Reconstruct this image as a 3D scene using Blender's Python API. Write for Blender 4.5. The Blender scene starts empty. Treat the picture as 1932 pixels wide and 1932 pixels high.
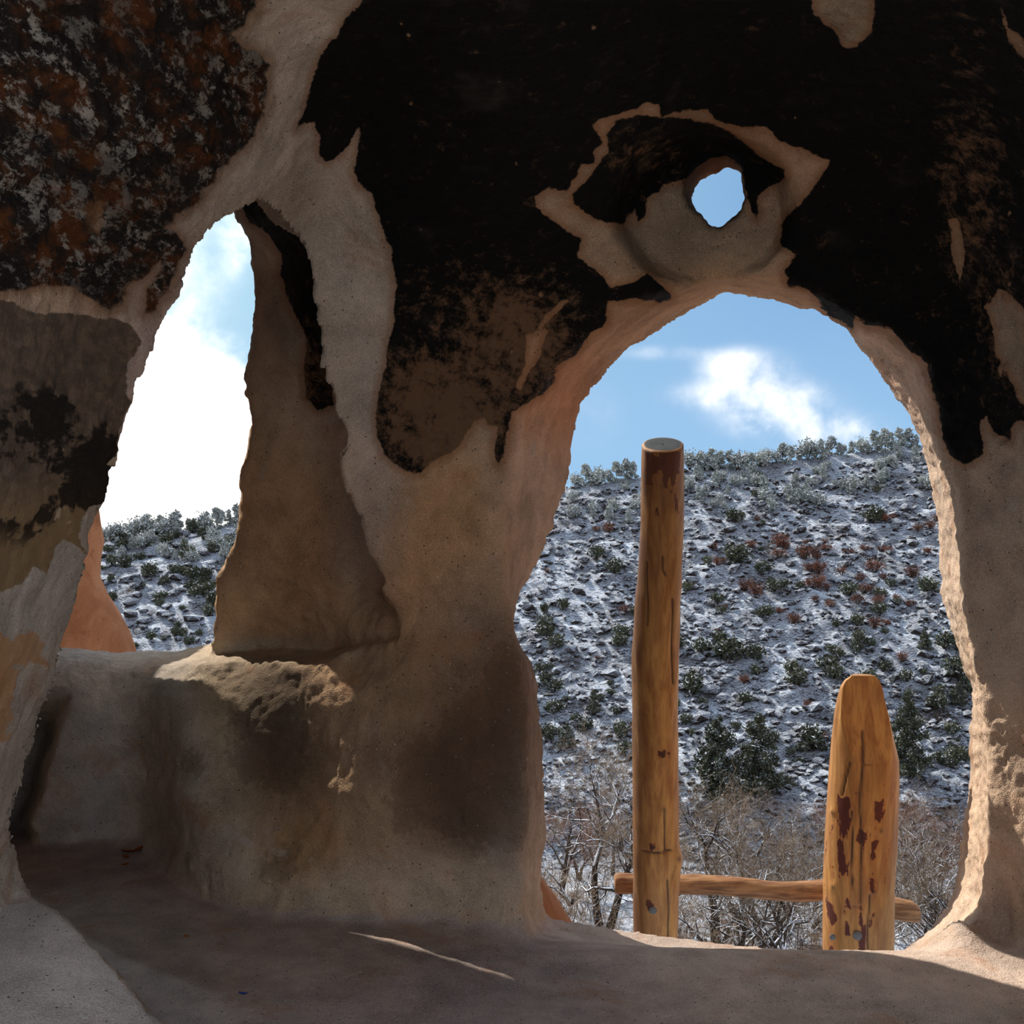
import bpy, math, random
import numpy as np
from mathutils import Vector, Matrix, Euler

random.seed(7)
np.random.seed(7)
S = bpy.context.scene
COL = S.collection
F = 2070.0            # focal length in pixels of the 1932 px frame
HC = 0.93             # camera height above the cave floor (floor = z 0)

# ------------------------------------------------------------------ camera
cam_d = bpy.data.cameras.new('camera')
cam_d.sensor_width = 36.0
cam_d.lens = 36.0 * F / 1932.0
cam_d.clip_end = 2000
cam_d.clip_start = 0.05
cam = bpy.data.objects.new('camera', cam_d)
cam.location = (0, 0, HC)
cam.rotation_euler = (math.radians(90), 0, 0)
COL.objects.link(cam)
S.camera = cam
S.view_settings.view_transform = 'Standard'
S.view_settings.look = 'None'
S.view_settings.gamma = 1.0
S.view_settings.exposure = 0.0
S.view_settings.use_curve_mapping = False
S.cycles.max_bounces = 6
S.cycles.diffuse_bounces = 5
S.cycles.glossy_bounces = 1
S.cycles.use_adaptive_sampling = True
S.cycles.adaptive_threshold = 0.09
S.cycles.adaptive_min_samples = 12
S.cycles.caustics_reflective = False
S.cycles.caustics_refractive = False
S.cycles.use_denoising = True

def P(px, py, y):
    return Vector(((px - 966) / F * y, y, HC - (py - 966) / F * y))

# ------------------------------------------------------------------ sky
SUN_AZ, SUN_EL = -45.0, 44.5       # azimuth from +y (negative = left), elevation
def sun_dir():
    a, e = math.radians(SUN_AZ), math.radians(SUN_EL)
    return Vector((math.sin(a) * math.cos(e), math.cos(a) * math.cos(e), math.sin(e)))

class NT:
    def __init__(s, tree):
        s.t = tree
    def n(s, typ, **kw):
        nd = s.t.nodes.new(typ)
        ins = kw.pop('i', {})
        for k, v in kw.items():
            setattr(nd, k, v)
        for k, v in ins.items():
            sock = nd.inputs[k]
            if isinstance(v, bpy.types.NodeSocket):
                s.t.links.new(v, sock)
            else:
                sock.default_value = v
        return nd
    def math(s, op, a, b=0.0, c=0.0, clamp=False):
        nd = s.n('ShaderNodeMath', operation=op, use_clamp=clamp)
        for k, v in enumerate((a, b, c)):
            if isinstance(v, bpy.types.NodeSocket):
                s.t.links.new(v, nd.inputs[k])
            else:
                nd.inputs[k].default_value = v
        return nd.outputs[0]
    def ramp(s, v, a, b, lo=0.0, hi=1.0, smooth=True):
        nd = s.n('ShaderNodeMapRange', interpolation_type='SMOOTHSTEP' if smooth else 'LINEAR')
        s.t.links.new(v, nd.inputs[0])
        nd.inputs[1].default_value = a; nd.inputs[2].default_value = b
        nd.inputs[3].default_value = lo; nd.inputs[4].default_value = hi
        return nd.outputs[0]
    def mix(s, f, a, b, blend='MIX'):
        nd = s.n('ShaderNodeMix', data_type='RGBA', blend_type=blend)
        for k, v in ((0, f), (6, a), (7, b)):
            if isinstance(v, bpy.types.NodeSocket):
                s.t.links.new(v, nd.inputs[k])
            else:
                nd.inputs[k].default_value = v if k == 0 else (tuple(v) + (1,))[:4]
        return nd.outputs[2]
    def noise(s, vec, scale, detail=4, rough=0.55, dist=0.0, out=0, dim='3D', w=None):
        nd = s.n('ShaderNodeTexNoise', noise_dimensions=dim)
        if vec is not None:
            s.t.links.new(vec, nd.inputs['Vector'])
        nd.inputs['Scale'].default_value = scale
        nd.inputs['Detail'].default_value = detail
        nd.inputs['Roughness'].default_value = rough
        nd.inputs['Distortion'].default_value = dist
        return nd.outputs[out]

def lin(r, g, b):
    def f(c):
        c /= 255.0
        return c / 12.92 if c <= 0.04045 else ((c + 0.055) / 1.055) ** 2.4
    return (f(r), f(g), f(b))

W = bpy.data.worlds.new('sky')
S.world = W
W.use_nodes = True
W.node_tree.nodes.clear()
w = NT(W.node_tree)
tc = w.n('ShaderNodeTexCoord')
gen = tc.outputs['Generated']
sep = w.n('ShaderNodeSeparateXYZ', i={0: gen})
el = sep.outputs[2]
hz = w.ramp(el, 0.0, 0.45)
skyc = w.mix(hz, lin(158, 201, 240), lin(88, 140, 200))
# brighter and paler towards the sun
sd = sun_dir()
dn = w.n('ShaderNodeVectorMath', operation='DOT_PRODUCT', i={0: gen, 1: tuple(sd)})
glow = w.ramp(dn.outputs['Value'], 0.45, 0.90)
skyc = w.mix(glow, skyc, lin(196, 236, 252))
# clouds: a world-wide broken cloud field, thickened and brightened out of frame as fill; a few named banks raise its density
cl = w.noise(gen, 2.6, 7, 0.58, 0.15)
fine = w.noise(gen, 13.0, 7, 0.58, 0.1)
def bank(px, py, rx, ry, amp):
    d = Vector(((px - 966) / F, 1, -(py - 966) / F)).normalized()
    sub = w.n('ShaderNodeVectorMath', operation='SUBTRACT', i={0: gen, 1: tuple(d)})
    sc = w.n('ShaderNodeVectorMath', operation='MULTIPLY', i={0: sub.outputs[0], 1: (F / rx, F / rx, F / ry)})
    ln = w.n('ShaderNodeVectorMath', operation='LENGTH', i={0: sc.outputs[0]})
    return w.ramp(ln.outputs['Value'], 1.0, 0.0, 0.0, amp)
dens = w.ramp(cl, 0.40, 0.60, 0.0, 0.75)
# the part of the sky over the ridge is clear apart from these banks
clear = w.ramp(bank(1380, 500, 1500, 1200, 1.0), 0.0, .45)
dens = w.math('MULTIPLY', dens, w.math('SUBTRACT', 1.0, clear))
for b in ((1450, 775, 150, 95, .20), (1410, 735, 240, 120, .15), (1510, 790, 180, 95, .15), (1380, 700, 90, 60, .10), (1610, 820, 130, 60, .30), (1230, 665, 150, 26, .17), (1330, 745, 150, 40, .12), (1400, 680, 140, 50, .12),
          (320, 640, 60, 50, .6), (410, 740, 170, 130, 1.0), (300, 800, 240, 170, 1.2), (250, 930, 500, 200, 1.5), (455, 440, 60, 80, .34), (445, 500, 50, 60, .10),
          (1120, 790, 110, 120, .12)):
    dens = w.math('ADD', dens, bank(*b))
fn = w.math('SUBTRACT', fine, 0.5)
dens = w.math('ADD', dens, w.math('MULTIPLY', w.math('MULTIPLY', fn, 2.6), w.ramp(dens, 0.0, 0.34)))
cm = w.ramp(dens, 0.0, 1.0)
cloudc = w.mix(glow, (1.5, 1.46, 1.42), (1.7, 1.72, 1.74))
skyc = w.mix(cm, skyc, cloudc)
bg = w.n('ShaderNodeBackground', i={'Color': skyc, 'Strength': 1.0})
wo = w.n('ShaderNodeOutputWorld')
W.node_tree.links.new(bg.outputs[0], wo.inputs[0])

sun_l = bpy.data.lights.new('sun', 'SUN')
sun_l.energy = 6.3
sun_l.angle = math.radians(0.6)
sun_l.color = (1.0, 0.93, 0.82)
sun = bpy.data.objects.new('sun', sun_l)
sun.rotation_euler = sd.to_track_quat('Z', 'Y').to_euler()
sun.location = (-20, 20, 30)
COL.objects.link(sun)

# ------------------------------------------------------------------ helpers
def tag(o, label=None, cat=None, group=None, kind=None):
    if label: o['label'] = label
    if cat: o['category'] = cat
    if group: o['group'] = group
    if kind: o['kind'] = kind
    return o

def mesh_obj(name, V, Fc, mat=None, parent=None, smooth=True, link=True):
    me = bpy.data.meshes.new(name)
    V = np.asarray(V, dtype=np.float32).reshape(-1, 3)
    if isinstance(Fc, np.ndarray):
        k = Fc.shape[1]; nf = Fc.shape[0]
        me.vertices.add(len(V)); me.vertices.foreach_set('co', V.ravel())
        me.loops.add(nf * k); me.loops.foreach_set('vertex_index', Fc.ravel().astype(np.int32))
        me.polygons.add(nf); me.polygons.foreach_set('loop_start', np.arange(0, nf * k, k, dtype=np.int32))
        me.update(calc_edges=True)
    else:
        me.from_pydata([tuple(map(float, v)) for v in V], [], Fc)
        me.update()
    me.polygons.foreach_set('use_smooth', [smooth] * len(me.polygons))
    if mat: me.materials.append(mat)
    o = bpy.data.objects.new(name, me)
    if link: COL.objects.link(o)
    if parent: o.parent = parent
    return o

def empty(name, loc=(0, 0, 0), rz=0.0):
    o = bpy.data.objects.new(name, None)
    o.location = loc; o.rotation_euler = (0, 0, rz)
    o.empty_display_size = 0.1
    COL.objects.link(o)
    return o

def copy_tree(o, kids, loc, rz, sc):
    c = o.copy(); COL.objects.link(c)
    c.location = loc; c.rotation_euler = (0, 0, rz); c.scale = sc
    for k in kids:
        d = k.copy(); COL.objects.link(d); d.parent = c
    return c

# numpy gradient-free value noise, tri-cubic smooth
def _hash(ix, iy, iz, seed):
    h = (ix.astype(np.uint32) * np.uint32(374761393) + iy.astype(np.uint32) * np.uint32(668265263)
         + iz.astype(np.uint32) * np.uint32(2147483647) + np.uint32(seed * 1013904223 % 4294967296))
    h = (h ^ (h >> np.uint32(13))) * np.uint32(1274126177)
    h = (h ^ (h >> np.uint32(15))) * np.uint32(2246822519)
    h ^= h >> np.uint32(16)
    return (h & np.uint32(0xffffff)).astype(np.float32) / np.float32(0x7fffff) - 1.0
def vnoise(p, scale, seed=0):
    q = np.asarray(p, dtype=np.float32) * scale + 1000.0
    i = np.floor(q); f = q - i; i = i.astype(np.int64)
    f = f * f * (3 - 2 * f)
    r = 0
    for dx in (0, 1):
        for dy in (0, 1):
            for dz in (0, 1):
                wgt = (f[:, 0] if dx else 1 - f[:, 0]) * (f[:, 1] if dy else 1 - f[:, 1]) * (f[:, 2] if dz else 1 - f[:, 2])
                r = r + wgt * _hash(i[:, 0] + dx, i[:, 1] + dy, i[:, 2] + dz, seed)
    return r
def fbm(p, scale, octv=4, seed=0, gain=0.5):
    r = 0; a = 1.0; t = 0
    for k in range(octv):
        r = r + a * vnoise(p, scale * 2 ** k, seed + k); t += a; a *= gain
    return r / t

def poly_sd(poly, X, Y):
    """signed distance (positive inside) of points to a polygon, pixels"""
    pl = np.asarray(poly, dtype=np.float32)
    d = np.full(X.shape, 1e12, dtype=np.float32)
    ins = np.zeros(X.shape, dtype=bool)
    n = len(pl)
    for k in range(n):
        ax, ay = pl[k]; bx, by = pl[(k + 1) % n]
        ex, ey = bx - ax, by - ay
        L = ex * ex + ey * ey + 1e-9
        t = np.clip(((X - ax) * ex + (Y - ay) * ey) / L, 0, 1)
        dx = X - (ax + t * ex); dy = Y - (ay + t * ey)
        np.minimum(d, dx * dx + dy * dy, out=d)
        if ay != by:
            c = ((ay > Y) != (by > Y)) & (X < (bx - ax) * (Y - ay) / (by - ay) + ax)
            ins ^= c
    d = np.sqrt(d)
    return np.where(ins, d, -d)

def tps(pts, X, Y, lam=0.0):
    """thin plate spline through (px,py,val)"""
    A = np.asarray(pts, dtype=np.float64)
    c = A[:, :2] / 1000.0; v = A[:, 2]
    n = len(c)
    def phi(r2):
        return np.where(r2 > 1e-12, 0.5 * r2 * np.log(np.maximum(r2, 1e-12)), 0)
    K = phi(((c[:, None] - c[None]) ** 2).sum(-1)) + lam * np.eye(n)
    Pm = np.hstack([np.ones((n, 1)), c])
    M = np.block([[K, Pm], [Pm.T, np.zeros((3, 3))]])
    sol = np.linalg.solve(M, np.concatenate([v, np.zeros(3)]))
    out = sol[n] + sol[n + 1] * X / 1000 + sol[n + 2] * Y / 1000
    for k in range(n):
        out = out + sol[k] * phi((X / 1000 - c[k, 0]) ** 2 + (Y / 1000 - c[k, 1]) ** 2)
    return out.astype(np.float32)

def surface_nets(Fg):
    """Fg<0 solid. returns fractional index verts and quads"""
    sx, sy, sz = Fg.shape
    ins = Fg < 0
    cnt = np.zeros((sx - 1, sy - 1, sz - 1), dtype=np.int8)
    for dx in (0, 1):
        for dy in (0, 1):
            for dz in (0, 1):
                cnt += ins[dx:sx - 1 + dx, dy:sy - 1 + dy, dz:sz - 1 + dz]
    act = (cnt > 0) & (cnt < 8)
    I, J, K = np.nonzero(act)
    idx = np.full(act.shape, -1, dtype=np.int32)
    idx[I, J, K] = np.arange(len(I))
    acc = np.zeros((len(I), 3), dtype=np.float32); num = np.zeros(len(I), dtype=np.float32)
    corners = [(a, b, c) for a in (0, 1) for b in (0, 1) for c in (0, 1)]
    vals = {c: Fg[I + c[0], J + c[1], K + c[2]] for c in corners}
    for a in corners:
        for ax in range(3):
            if a[ax] == 0:
                b = list(a); b[ax] = 1; b = tuple(b)
                fa, fb = vals[a], vals[b]
                m = (fa < 0) != (fb < 0)
                t = np.where(m, fa / np.where(m, fa - fb, 1), 0)
                pos = np.zeros((len(I), 3), dtype=np.float32)
                for k in range(3):
                    pos[:, k] = a[k]
                pos[:, ax] = t
                acc += pos * m[:, None]; num += m
    V = acc / num[:, None]
    V[:, 0] += I; V[:, 1] += J; V[:, 2] += K
    quads = []
    for ax in range(3):
        o1, o2 = (ax + 1) % 3, (ax + 2) % 3
        sl0 = [slice(None)] * 3; sl1 = [slice(None)] * 3
        sl0[ax] = slice(0, -1); sl1[ax] = slice(1, None)
        for s_ in (sl0, sl1):
            s_[o1] = slice(1, -1); s_[o2] = slice(1, -1)
        A = ins[tuple(sl0)]; B = ins[tuple(sl1)]
        E = np.argwhere(A != B)
        if len(E) == 0: continue
        flip = A[tuple(E.T)]
        g = E.copy(); g[:, o1] += 1; g[:, o2] += 1     # grid node of edge start
        def cell(d1, d2):
            c = g.copy(); c[:, o1] -= d1; c[:, o2] -= d2
            return idx[c[:, 0], c[:, 1], c[:, 2]]
        q = np.stack([cell(1, 1), cell(0, 1), cell(0, 0), cell(1, 0)], axis=1)
        q[~flip] = q[~flip][:, ::-1]
        quads.append(q)
    Q = np.concatenate(quads)
    Q = Q[(Q >= 0).all(1)]
    return V, Q

def sstep(x, a, b):
    t = np.clip((x - a) / (b - a), 0, 1)
    return t * t * (3 - 2 * t)
def smin(a, b, k):
    h = np.clip(0.5 + 0.5 * (b - a) / k, 0, 1)
    return b + (a - b) * h - k * h * (1 - h)
def smax(a, b, k):
    return -smin(-a, -b, k)

# ------------------------------------------------------------------ outlines traced from the photograph (px)
LEFT_EDGE = [(489,383),(470,392),(441,406),(431,412),(414,422),(391,439),(385,451),(375,468),(369,484),(356,509),(346,551),(327,580),(313,609),
    (296,646),(286,675),(275,704),(263,727),(256,758),(243,799),(232,845),(226,868),(212,892),(205,920),(198,949),(188,972),(178,1003),(172,1040),(163,1072),(154,1110),(142,1161),(126,1198),
    (119,1235),(107,1296),(84,1342),(70,1394),(51,1440),(49,1482),(30,1520),(21,1557),(33,1594),(37,1627),(40,1655),(56,1673),(63,1692)]
CRACK = [(489,383),(503,391),(522,408),(547,431),(559,449),(573,476),(580,505),(584,538),(590,571),(596,609),(602,654),(600,683),(607,704),(617,729),
    (627,758),(634,783),(650,815),(652,835),(637,858),(634,880),(636,900),(643,923),(657,940),(666,956),(673,979),(680,1007),(685,1030),(694,1049),(703,1068),
    (717,1086),(724,1096),(717,1110),(715,1124),(724,1138),(736,1150)]
NICHE = CRACK + [(770,1260),(800,1500),(860,1800),(900,2100),(300,2100),(110,1735)] + LEFT_EDGE[::-1][:-1]
WIN_OUT = [(441,390),(449,416),(460,431),(470,447),(474,468),(476,489),(480,518),(481,551),(482,592),(478,617),(475,646),(470,679),(464,708),(464,741),
    (472,766),(476,799),(470,840),(462,870),(455,890),(452,905),(454,928),(452,956),(451,993),(443,1021),(433,1040),(422,1063),(410,1086),(405,1110),(403,1142),(401,1170),(394,1198),
    (389,1219),(385,1330),(100,1330),(116,1221),(124,1180),(136,1110),(152,1040),(164,980),(184,920),(205,850),(228,780),(255,690),(290,590),(330,500),(360,430),(400,388)]
DOOR_OUT = [(1365,551),(1392,554),(1433,563),(1480,573),(1503,582),(1532,585),(1562,598),(1597,619),(1612,645),(1632,671),(1655,703),(1673,730),(1696,762),(1714,786),
    (1728,818),(1744,865),(1755,915),(1764,963),(1768,1003),(1771,1054),(1775,1108),(1782,1148),(1791,1184),(1806,1224),(1817,1267),(1833,1296),(1837,1325),
    (1829,1375),(1828,1407),(1832,1444),(1827,1487),(1819,1530),(1811,1583),(1805,1631),(1797,1674),(1781,1717),(1755,1749),(1723,1775),(1696,1797),(1680,1830),(1600,1900),(1100,1900),(1030,1780),
    (1026,1700),(1024,1663),(1025,1631),(1031,1578),(1028,1514),(1024,1450),(1022,1391),(1017,1330),(1012,1285),(1003,1250),(992,1235),(975,1210),(966,1180),(971,1160),(972,1140),
    (985,1115),(1000,1092),(1025,1045),(1043,1000),(1058,961),(1072,920),(1078,885),(1084,844),(1091,797),(1102,762),(1116,736),(1137,715),(1149,698),(1175,671),(1210,648),
    (1237,627),(1263,610),(1298,589),(1333,572),(1352,560)]
DOOR_IN = [(1385,524),(1450,528),(1520,547),(1575,575),(1620,603),(1680,628),(1720,660),(1745,695),(1764,760),(1776,830),(1798,890),(1810,935),(1812,1000),(1815,1100),(1825,1200),
    (1848,1300),(1862,1400),(1866,1500),(1858,1600),(1845,1690),(1810,1745),(1770,1775),(1740,1900),(1000,1960),(990,1700),(998,1500),(996,1350),(988,1250),(966,1190),
    (962,1140),(956,1060),(950,960),(956,880),(975,790),(1040,700),(1110,640),(1180,590),(1260,555),(1330,532)]
HOLE_OUT = [(1372,317),(1389,319),(1400,326),(1402,344),(1405,377),(1399,394),(1389,406),(1376,419),(1358,430),(1339,423),(1318,404),(1304,386),(1302,373),(1310,361),
    (1322,344),(1339,332),(1355,328),(1362,319)]
HOLE_IN = [(1294,348),(1312,315),(1339,297),(1368,289),(1393,300),(1404,325),(1406,377),(1399,395),(1389,407),(1376,420),(1358,431),(1338,424),(1316,405),(1300,387)]

SOOT = [(683,-60),(683,0),(654,33),(634,66),(609,99),(596,133),(588,166),(576,199),(559,244),(571,234),(592,230),(600,257),(602,290),(617,308),(638,290),(658,265),(679,240),
    (677,282),(671,323),(679,348),(700,364),(712,398),(723,439),(737,468),(741,505),(747,538),(743,580),(745,605),(733,646),(727,696),(714,745),(708,787),(712,825),(726,860),
    (745,874),(770,889),(795,893),(805,875),(835,860),(848,852),(868,838),(882,815),(895,795),(912,788),(922,802),(938,807),(932,850),(937,872),(945,880),(952,850),(960,815),(965,775),
    (993,762),(1020,745),(1040,725),(1052,692),(1087,668),(1116,627),(1143,610),(1146,569),(1198,563),(1245,571),(1269,563),(1257,545),(1222,516),(1198,534),(1152,545),
    (1137,522),(1087,481),(1099,452),(1058,428),(1011,393),(1008,370),(1034,355),(1070,361),(1084,334),(1099,311),(1125,308),(1119,288),(1140,270),(1119,241),(1128,224),(1152,217),
    (1204,208),(1222,193),(1242,197),(1245,217),(1280,214),(1333,204),(1348,226),(1386,238),(1450,239),(1474,264),(1515,282),(1569,304),(1532,358),(1509,387),(1474,419),(1471,463),
    (1506,478),(1483,510),(1488,537),(1527,545),(1562,592),(1609,621),(1614,598),(1638,616),(1679,621),(1708,651),(1743,680),(1761,733),(1773,803),(1790,856),(1820,876),(1855,856),
    (1849,791),(1863,785),(1872,815),(1907,832),(1916,797),(1960,797),(2100,800),(2100,-60),(1650,-60),(1650,20),(1645,60),(1620,85),(1590,92),(1575,62),(1535,30),(1520,-60)]
BOWL_SOOT = [(1161,226),(1200,218),(1264,220),(1347,232),(1397,266),(1434,295),(1480,319),(1480,336),(1455,353),(1430,369),(1428,411),(1418,392),(1406,360),(1401,319),(1376,293),(1339,297),
    (1314,313),(1296,338),(1252,348),(1244,361),(1219,373),(1217,406),(1204,419),(1198,390),(1177,423),(1148,419),(1107,406),(1082,382),(1078,365),(1099,348),(1126,315),(1148,286),(1144,257)]
SLAB_SOOT = [(460,385),(489,378),(530,405),(570,445),(590,505),(600,571),(612,654),(625,729),(628,765),(600,772),(578,750),(573,700),(580,640),(560,600),(545,570),(530,520),(532,480),(508,450),(495,432),(470,420)]
PALE_HOLES = [ [(1787,410),(1808,410),(1822,475),(1811,534),(1796,475)],
    [(1858,569),(1870,572),(1880,545),(1916,563),(1945,586),(1945,774),(1925,760),(1907,715),(1896,690),(1887,709),(1872,627)],
    [(1884,8),(1896,20),(1905,50),(1925,70),(1945,95),(1945,118),(1920,98),(1901,72),(1893,40)],
    [(1018,622),(1034,626),(1022,655),(1020,675),(1000,700),(982,742),(973,728),(988,690),(990,650),(992,632)],
    [(1060,568),(1072,566),(1040,600),(1015,625),(1025,600)] ]
LICHEN = [(-60,-60),(476,-60),(490,0),(464,41),(439,62),(455,83),(468,99),(497,104),(507,124),(503,195),(489,219),(476,257),(447,290),(414,323),(385,356),(369,385),(331,406),(315,426),
    (346,455),(352,470),(335,490),(322,530),(305,555),(292,585),(276,585),(284,545),(300,510),(303,493),(265,522),(236,534),(226,576),(207,584),(166,567),(137,542),(83,538),(33,548),(-60,551)]
BROWNB = [(-60,572),(30,568),(60,588),(120,590),(170,596),(215,602),(240,612),(256,632),(262,645),(248,670),(240,700),(238,740),(245,755),(235,800),(225,840),(222,870),(205,915),(197,945),(165,955),(150,985),(150,1010),
    (160,1030),(172,1040),(163,1060),(150,1040),(137,1025),(120,1015),(105,1030),(95,1060),(85,1080),(72,1070),(62,1068),(40,1100),(10,1120),(-60,1130)]
OCHRE_L = [(-60,1200),(20,1198),(45,1188),(75,1195),(86,1210),(86,1240),(92,1255),(70,1262),(55,1255),(40,1262),(30,1290),(20,1340),(15,1395),(5,1405),(-60,1410)]
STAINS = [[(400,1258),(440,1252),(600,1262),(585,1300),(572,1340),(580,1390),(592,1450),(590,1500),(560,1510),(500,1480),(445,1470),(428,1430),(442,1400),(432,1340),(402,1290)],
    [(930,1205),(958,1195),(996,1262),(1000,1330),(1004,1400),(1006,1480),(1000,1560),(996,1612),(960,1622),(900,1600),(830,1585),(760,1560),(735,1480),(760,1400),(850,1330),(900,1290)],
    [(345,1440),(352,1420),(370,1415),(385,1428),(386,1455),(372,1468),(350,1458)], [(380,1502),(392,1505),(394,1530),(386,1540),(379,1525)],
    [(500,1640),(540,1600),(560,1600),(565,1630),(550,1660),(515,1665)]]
WALLTOE = [(-100,1670),(0,1668),(40,1668),(63,1692),(119,1733),(171,1772),(228,1803),(310,1836),(414,1873),(520,1900),(600,1925),(700,2000),(700,2200),(-100,2200)]

# ------------------------------------------------------------------ depth of the room surface seen through each pixel direction
D1_PTS = [(-300,-300,.95),(0,0,1.2),(300,0,1.4),(0,300,1.25),(300,300,1.62),(480,200,1.80),(560,60,1.72),(489,360,2.02),(400,420,1.90),(0,600,1.35),(250,600,1.86),(0,900,1.45),(190,940,1.92),(0,1200,1.62),
    (120,1200,1.98),(0,1500,1.85),(30,1500,2.02),(20,1680,2.04),(-300,900,1.15),(-300,1500,1.35),(-300,300,1.0),
    (600,300,2.12),(560,400,2.22),(620,180,1.98),(680,0,1.66),(650,500,2.32),(620,650,2.38),(700,600,2.38),(800,400,2.2),(900,200,1.95),(1000,0,1.66),(900,600,2.42),(660,830,2.44),(800,900,2.50),(700,1060,2.52),(740,1150,2.56),
    (950,800,2.48),(940,1000,2.45),(950,1150,2.47),(850,1250,2.50),(820,1500,2.50),(980,1400,2.43),(1000,1650,2.45),(800,1720,2.50),
    (1100,500,2.34),(1100,200,1.98),(1350,530,2.40),(1350,250,2.18),(1350,100,1.95),(1350,-50,1.70),(1600,500,2.36),(1600,200,2.05),(1600,0,1.72),(1800,600,2.34),(1800,300,2.08),(1800,0,1.62),
    (1932,0,1.5),(1932,300,1.92),(1932,600,2.14),(1932,900,2.22),(1830,900,2.36),(1880,1200,2.30),(1932,1200,2.24),(1900,1500,2.34),(1932,1700,2.36),(1860,1740,2.50),(1810,1765,2.52),
    (2300,300,1.45),(2300,900,1.6),(2300,1500,1.7),(2300,-300,1.1),(1350,-400,1.15),(700,-400,1.05),(700,2100,2.0),(1900,2100,2.0)]
DS_PTS = [(500,420,2.48),(455,440,2.70),(478,520,2.84),(480,600,2.88),(470,720,2.90),(470,800,2.90),(454,930,2.93),(415,1090,2.98),(398,1190,3.02),(560,500,2.58),(545,650,2.74),(585,760,2.82),(540,900,2.84),(612,900,2.86),
    (560,1050,2.88),(650,1000,2.84),(640,1100,2.82),(688,1090,2.80),(722,1140,2.70),(480,1180,3.04),(560,1195,2.99),(625,1190,2.88),(660,1180,2.80),(700,1190,2.70),(740,1180,2.60),
    (400,1300,3.10),(480,1300,3.08),(560,1300,3.04),(650,1300,2.92),(750,1300,2.75),(300,1300,3.3),(0,1200,3.4),(0,500,3.0),(300,300,2.7),(900,600,2.6),(850,900,2.6),(850,1150,2.6)]
DB_PTS = [(20,1150,3.02),(250,1150,3.0),(335,1150,2.99),(398,1150,2.90),(460,1150,2.90),(540,1150,2.80),(610,1150,2.72),(660,1150,2.66),(720,1150,2.60),
    (130,1262,3.0),(250,1268,2.99),(335,1258,2.98),(398,1248,2.90),(460,1244,2.90),(540,1250,2.76),(600,1250,2.69),(650,1226,2.69),(700,1207,2.62),
    (80,1340,2.96),(150,1340,2.95),(270,1340,2.94),(60,1450,3.0),(150,1500,3.02),(268,1500,3.02),(50,1570,3.05),(262,1580,3.07),(150,1585,3.08),(285,1350,2.92),(288,1450,2.97),(285,1540,3.02),
    (320,1310,2.84),(322,1400,2.80),(320,1500,2.79),(390,1290,2.85),(400,1350,2.78),(400,1500,2.71),(350,1600,2.74),(322,1580,2.86),(480,1285,2.80),(500,1400,2.70),(560,1290,2.71),(600,1300,2.65),(620,1250,2.67),
    (500,1550,2.65),(600,1500,2.60),(580,1400,2.66),(680,1300,2.57),(700,1500,2.50),(540,1690,2.54),(440,1680,2.59),(380,1660,2.67),(740,1150,2.56),(850,1250,2.50),(820,1500,2.50),(980,1400,2.43),(1000,1650,2.45),(800,1720,2.50),
    (950,1150,2.47),(800,900,2.55),(0,1330,2.95),(-200,1450,3.0),(-200,1200,3.1)]

def floor_h(x, y):
    """distance of the floor below the eye"""
    px = 966 + F * x / np.maximum(y, 0.2)
    thr = np.interp(px, [900, 1000, 1079, 1130, 1199, 1274, 1359, 1413, 1488, 1557, 1685, 1728, 1790, 1932, 2300],
                    [1722, 1733, 1746, 1754, 1765, 1775, 1786, 1792, 1797, 1800, 1802, 1803, 1800, 1796, 1796])
    he = (thr - 966) / F * 2.8
    t = sstep(y, 2.28, 2.8)
    wdoor = sstep(px, 850, 1010)
    h = 0.93 + (he - 0.93) * t * wdoor
    # mound of plaster at the foot of the right jamb
    h = h - 0.058 * np.exp(-(((x - 0.975) / 0.045) ** 2 + ((y - 2.39) / 0.06) ** 2)) - 0.008 * np.exp(-(((x - 1.07) / 0.09) ** 2 + ((y - 2.38) / 0.10) ** 2))
    # raised apron at the near left, ending in a crest over the niche floor
    ax, ay, bx, by = -0.90, 2.06, -0.42, 1.66
    L = math.hypot(bx - ax, by - ay); nx, ny = (by - ay) / L, -(bx - ax) / L     # points away from the niche (towards -x,-y)
    dist = (x - ax) * nx + (y - ay) * ny
    along = ((x - ax) * (bx - ax) + (y - ay) * (by - ay)) / L / L
    hh = 0.215 * (1 - sstep(along, 0.0, 1.25))
    h = h - hh * sstep(dist, -0.10 , 0.012)
    return h

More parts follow.
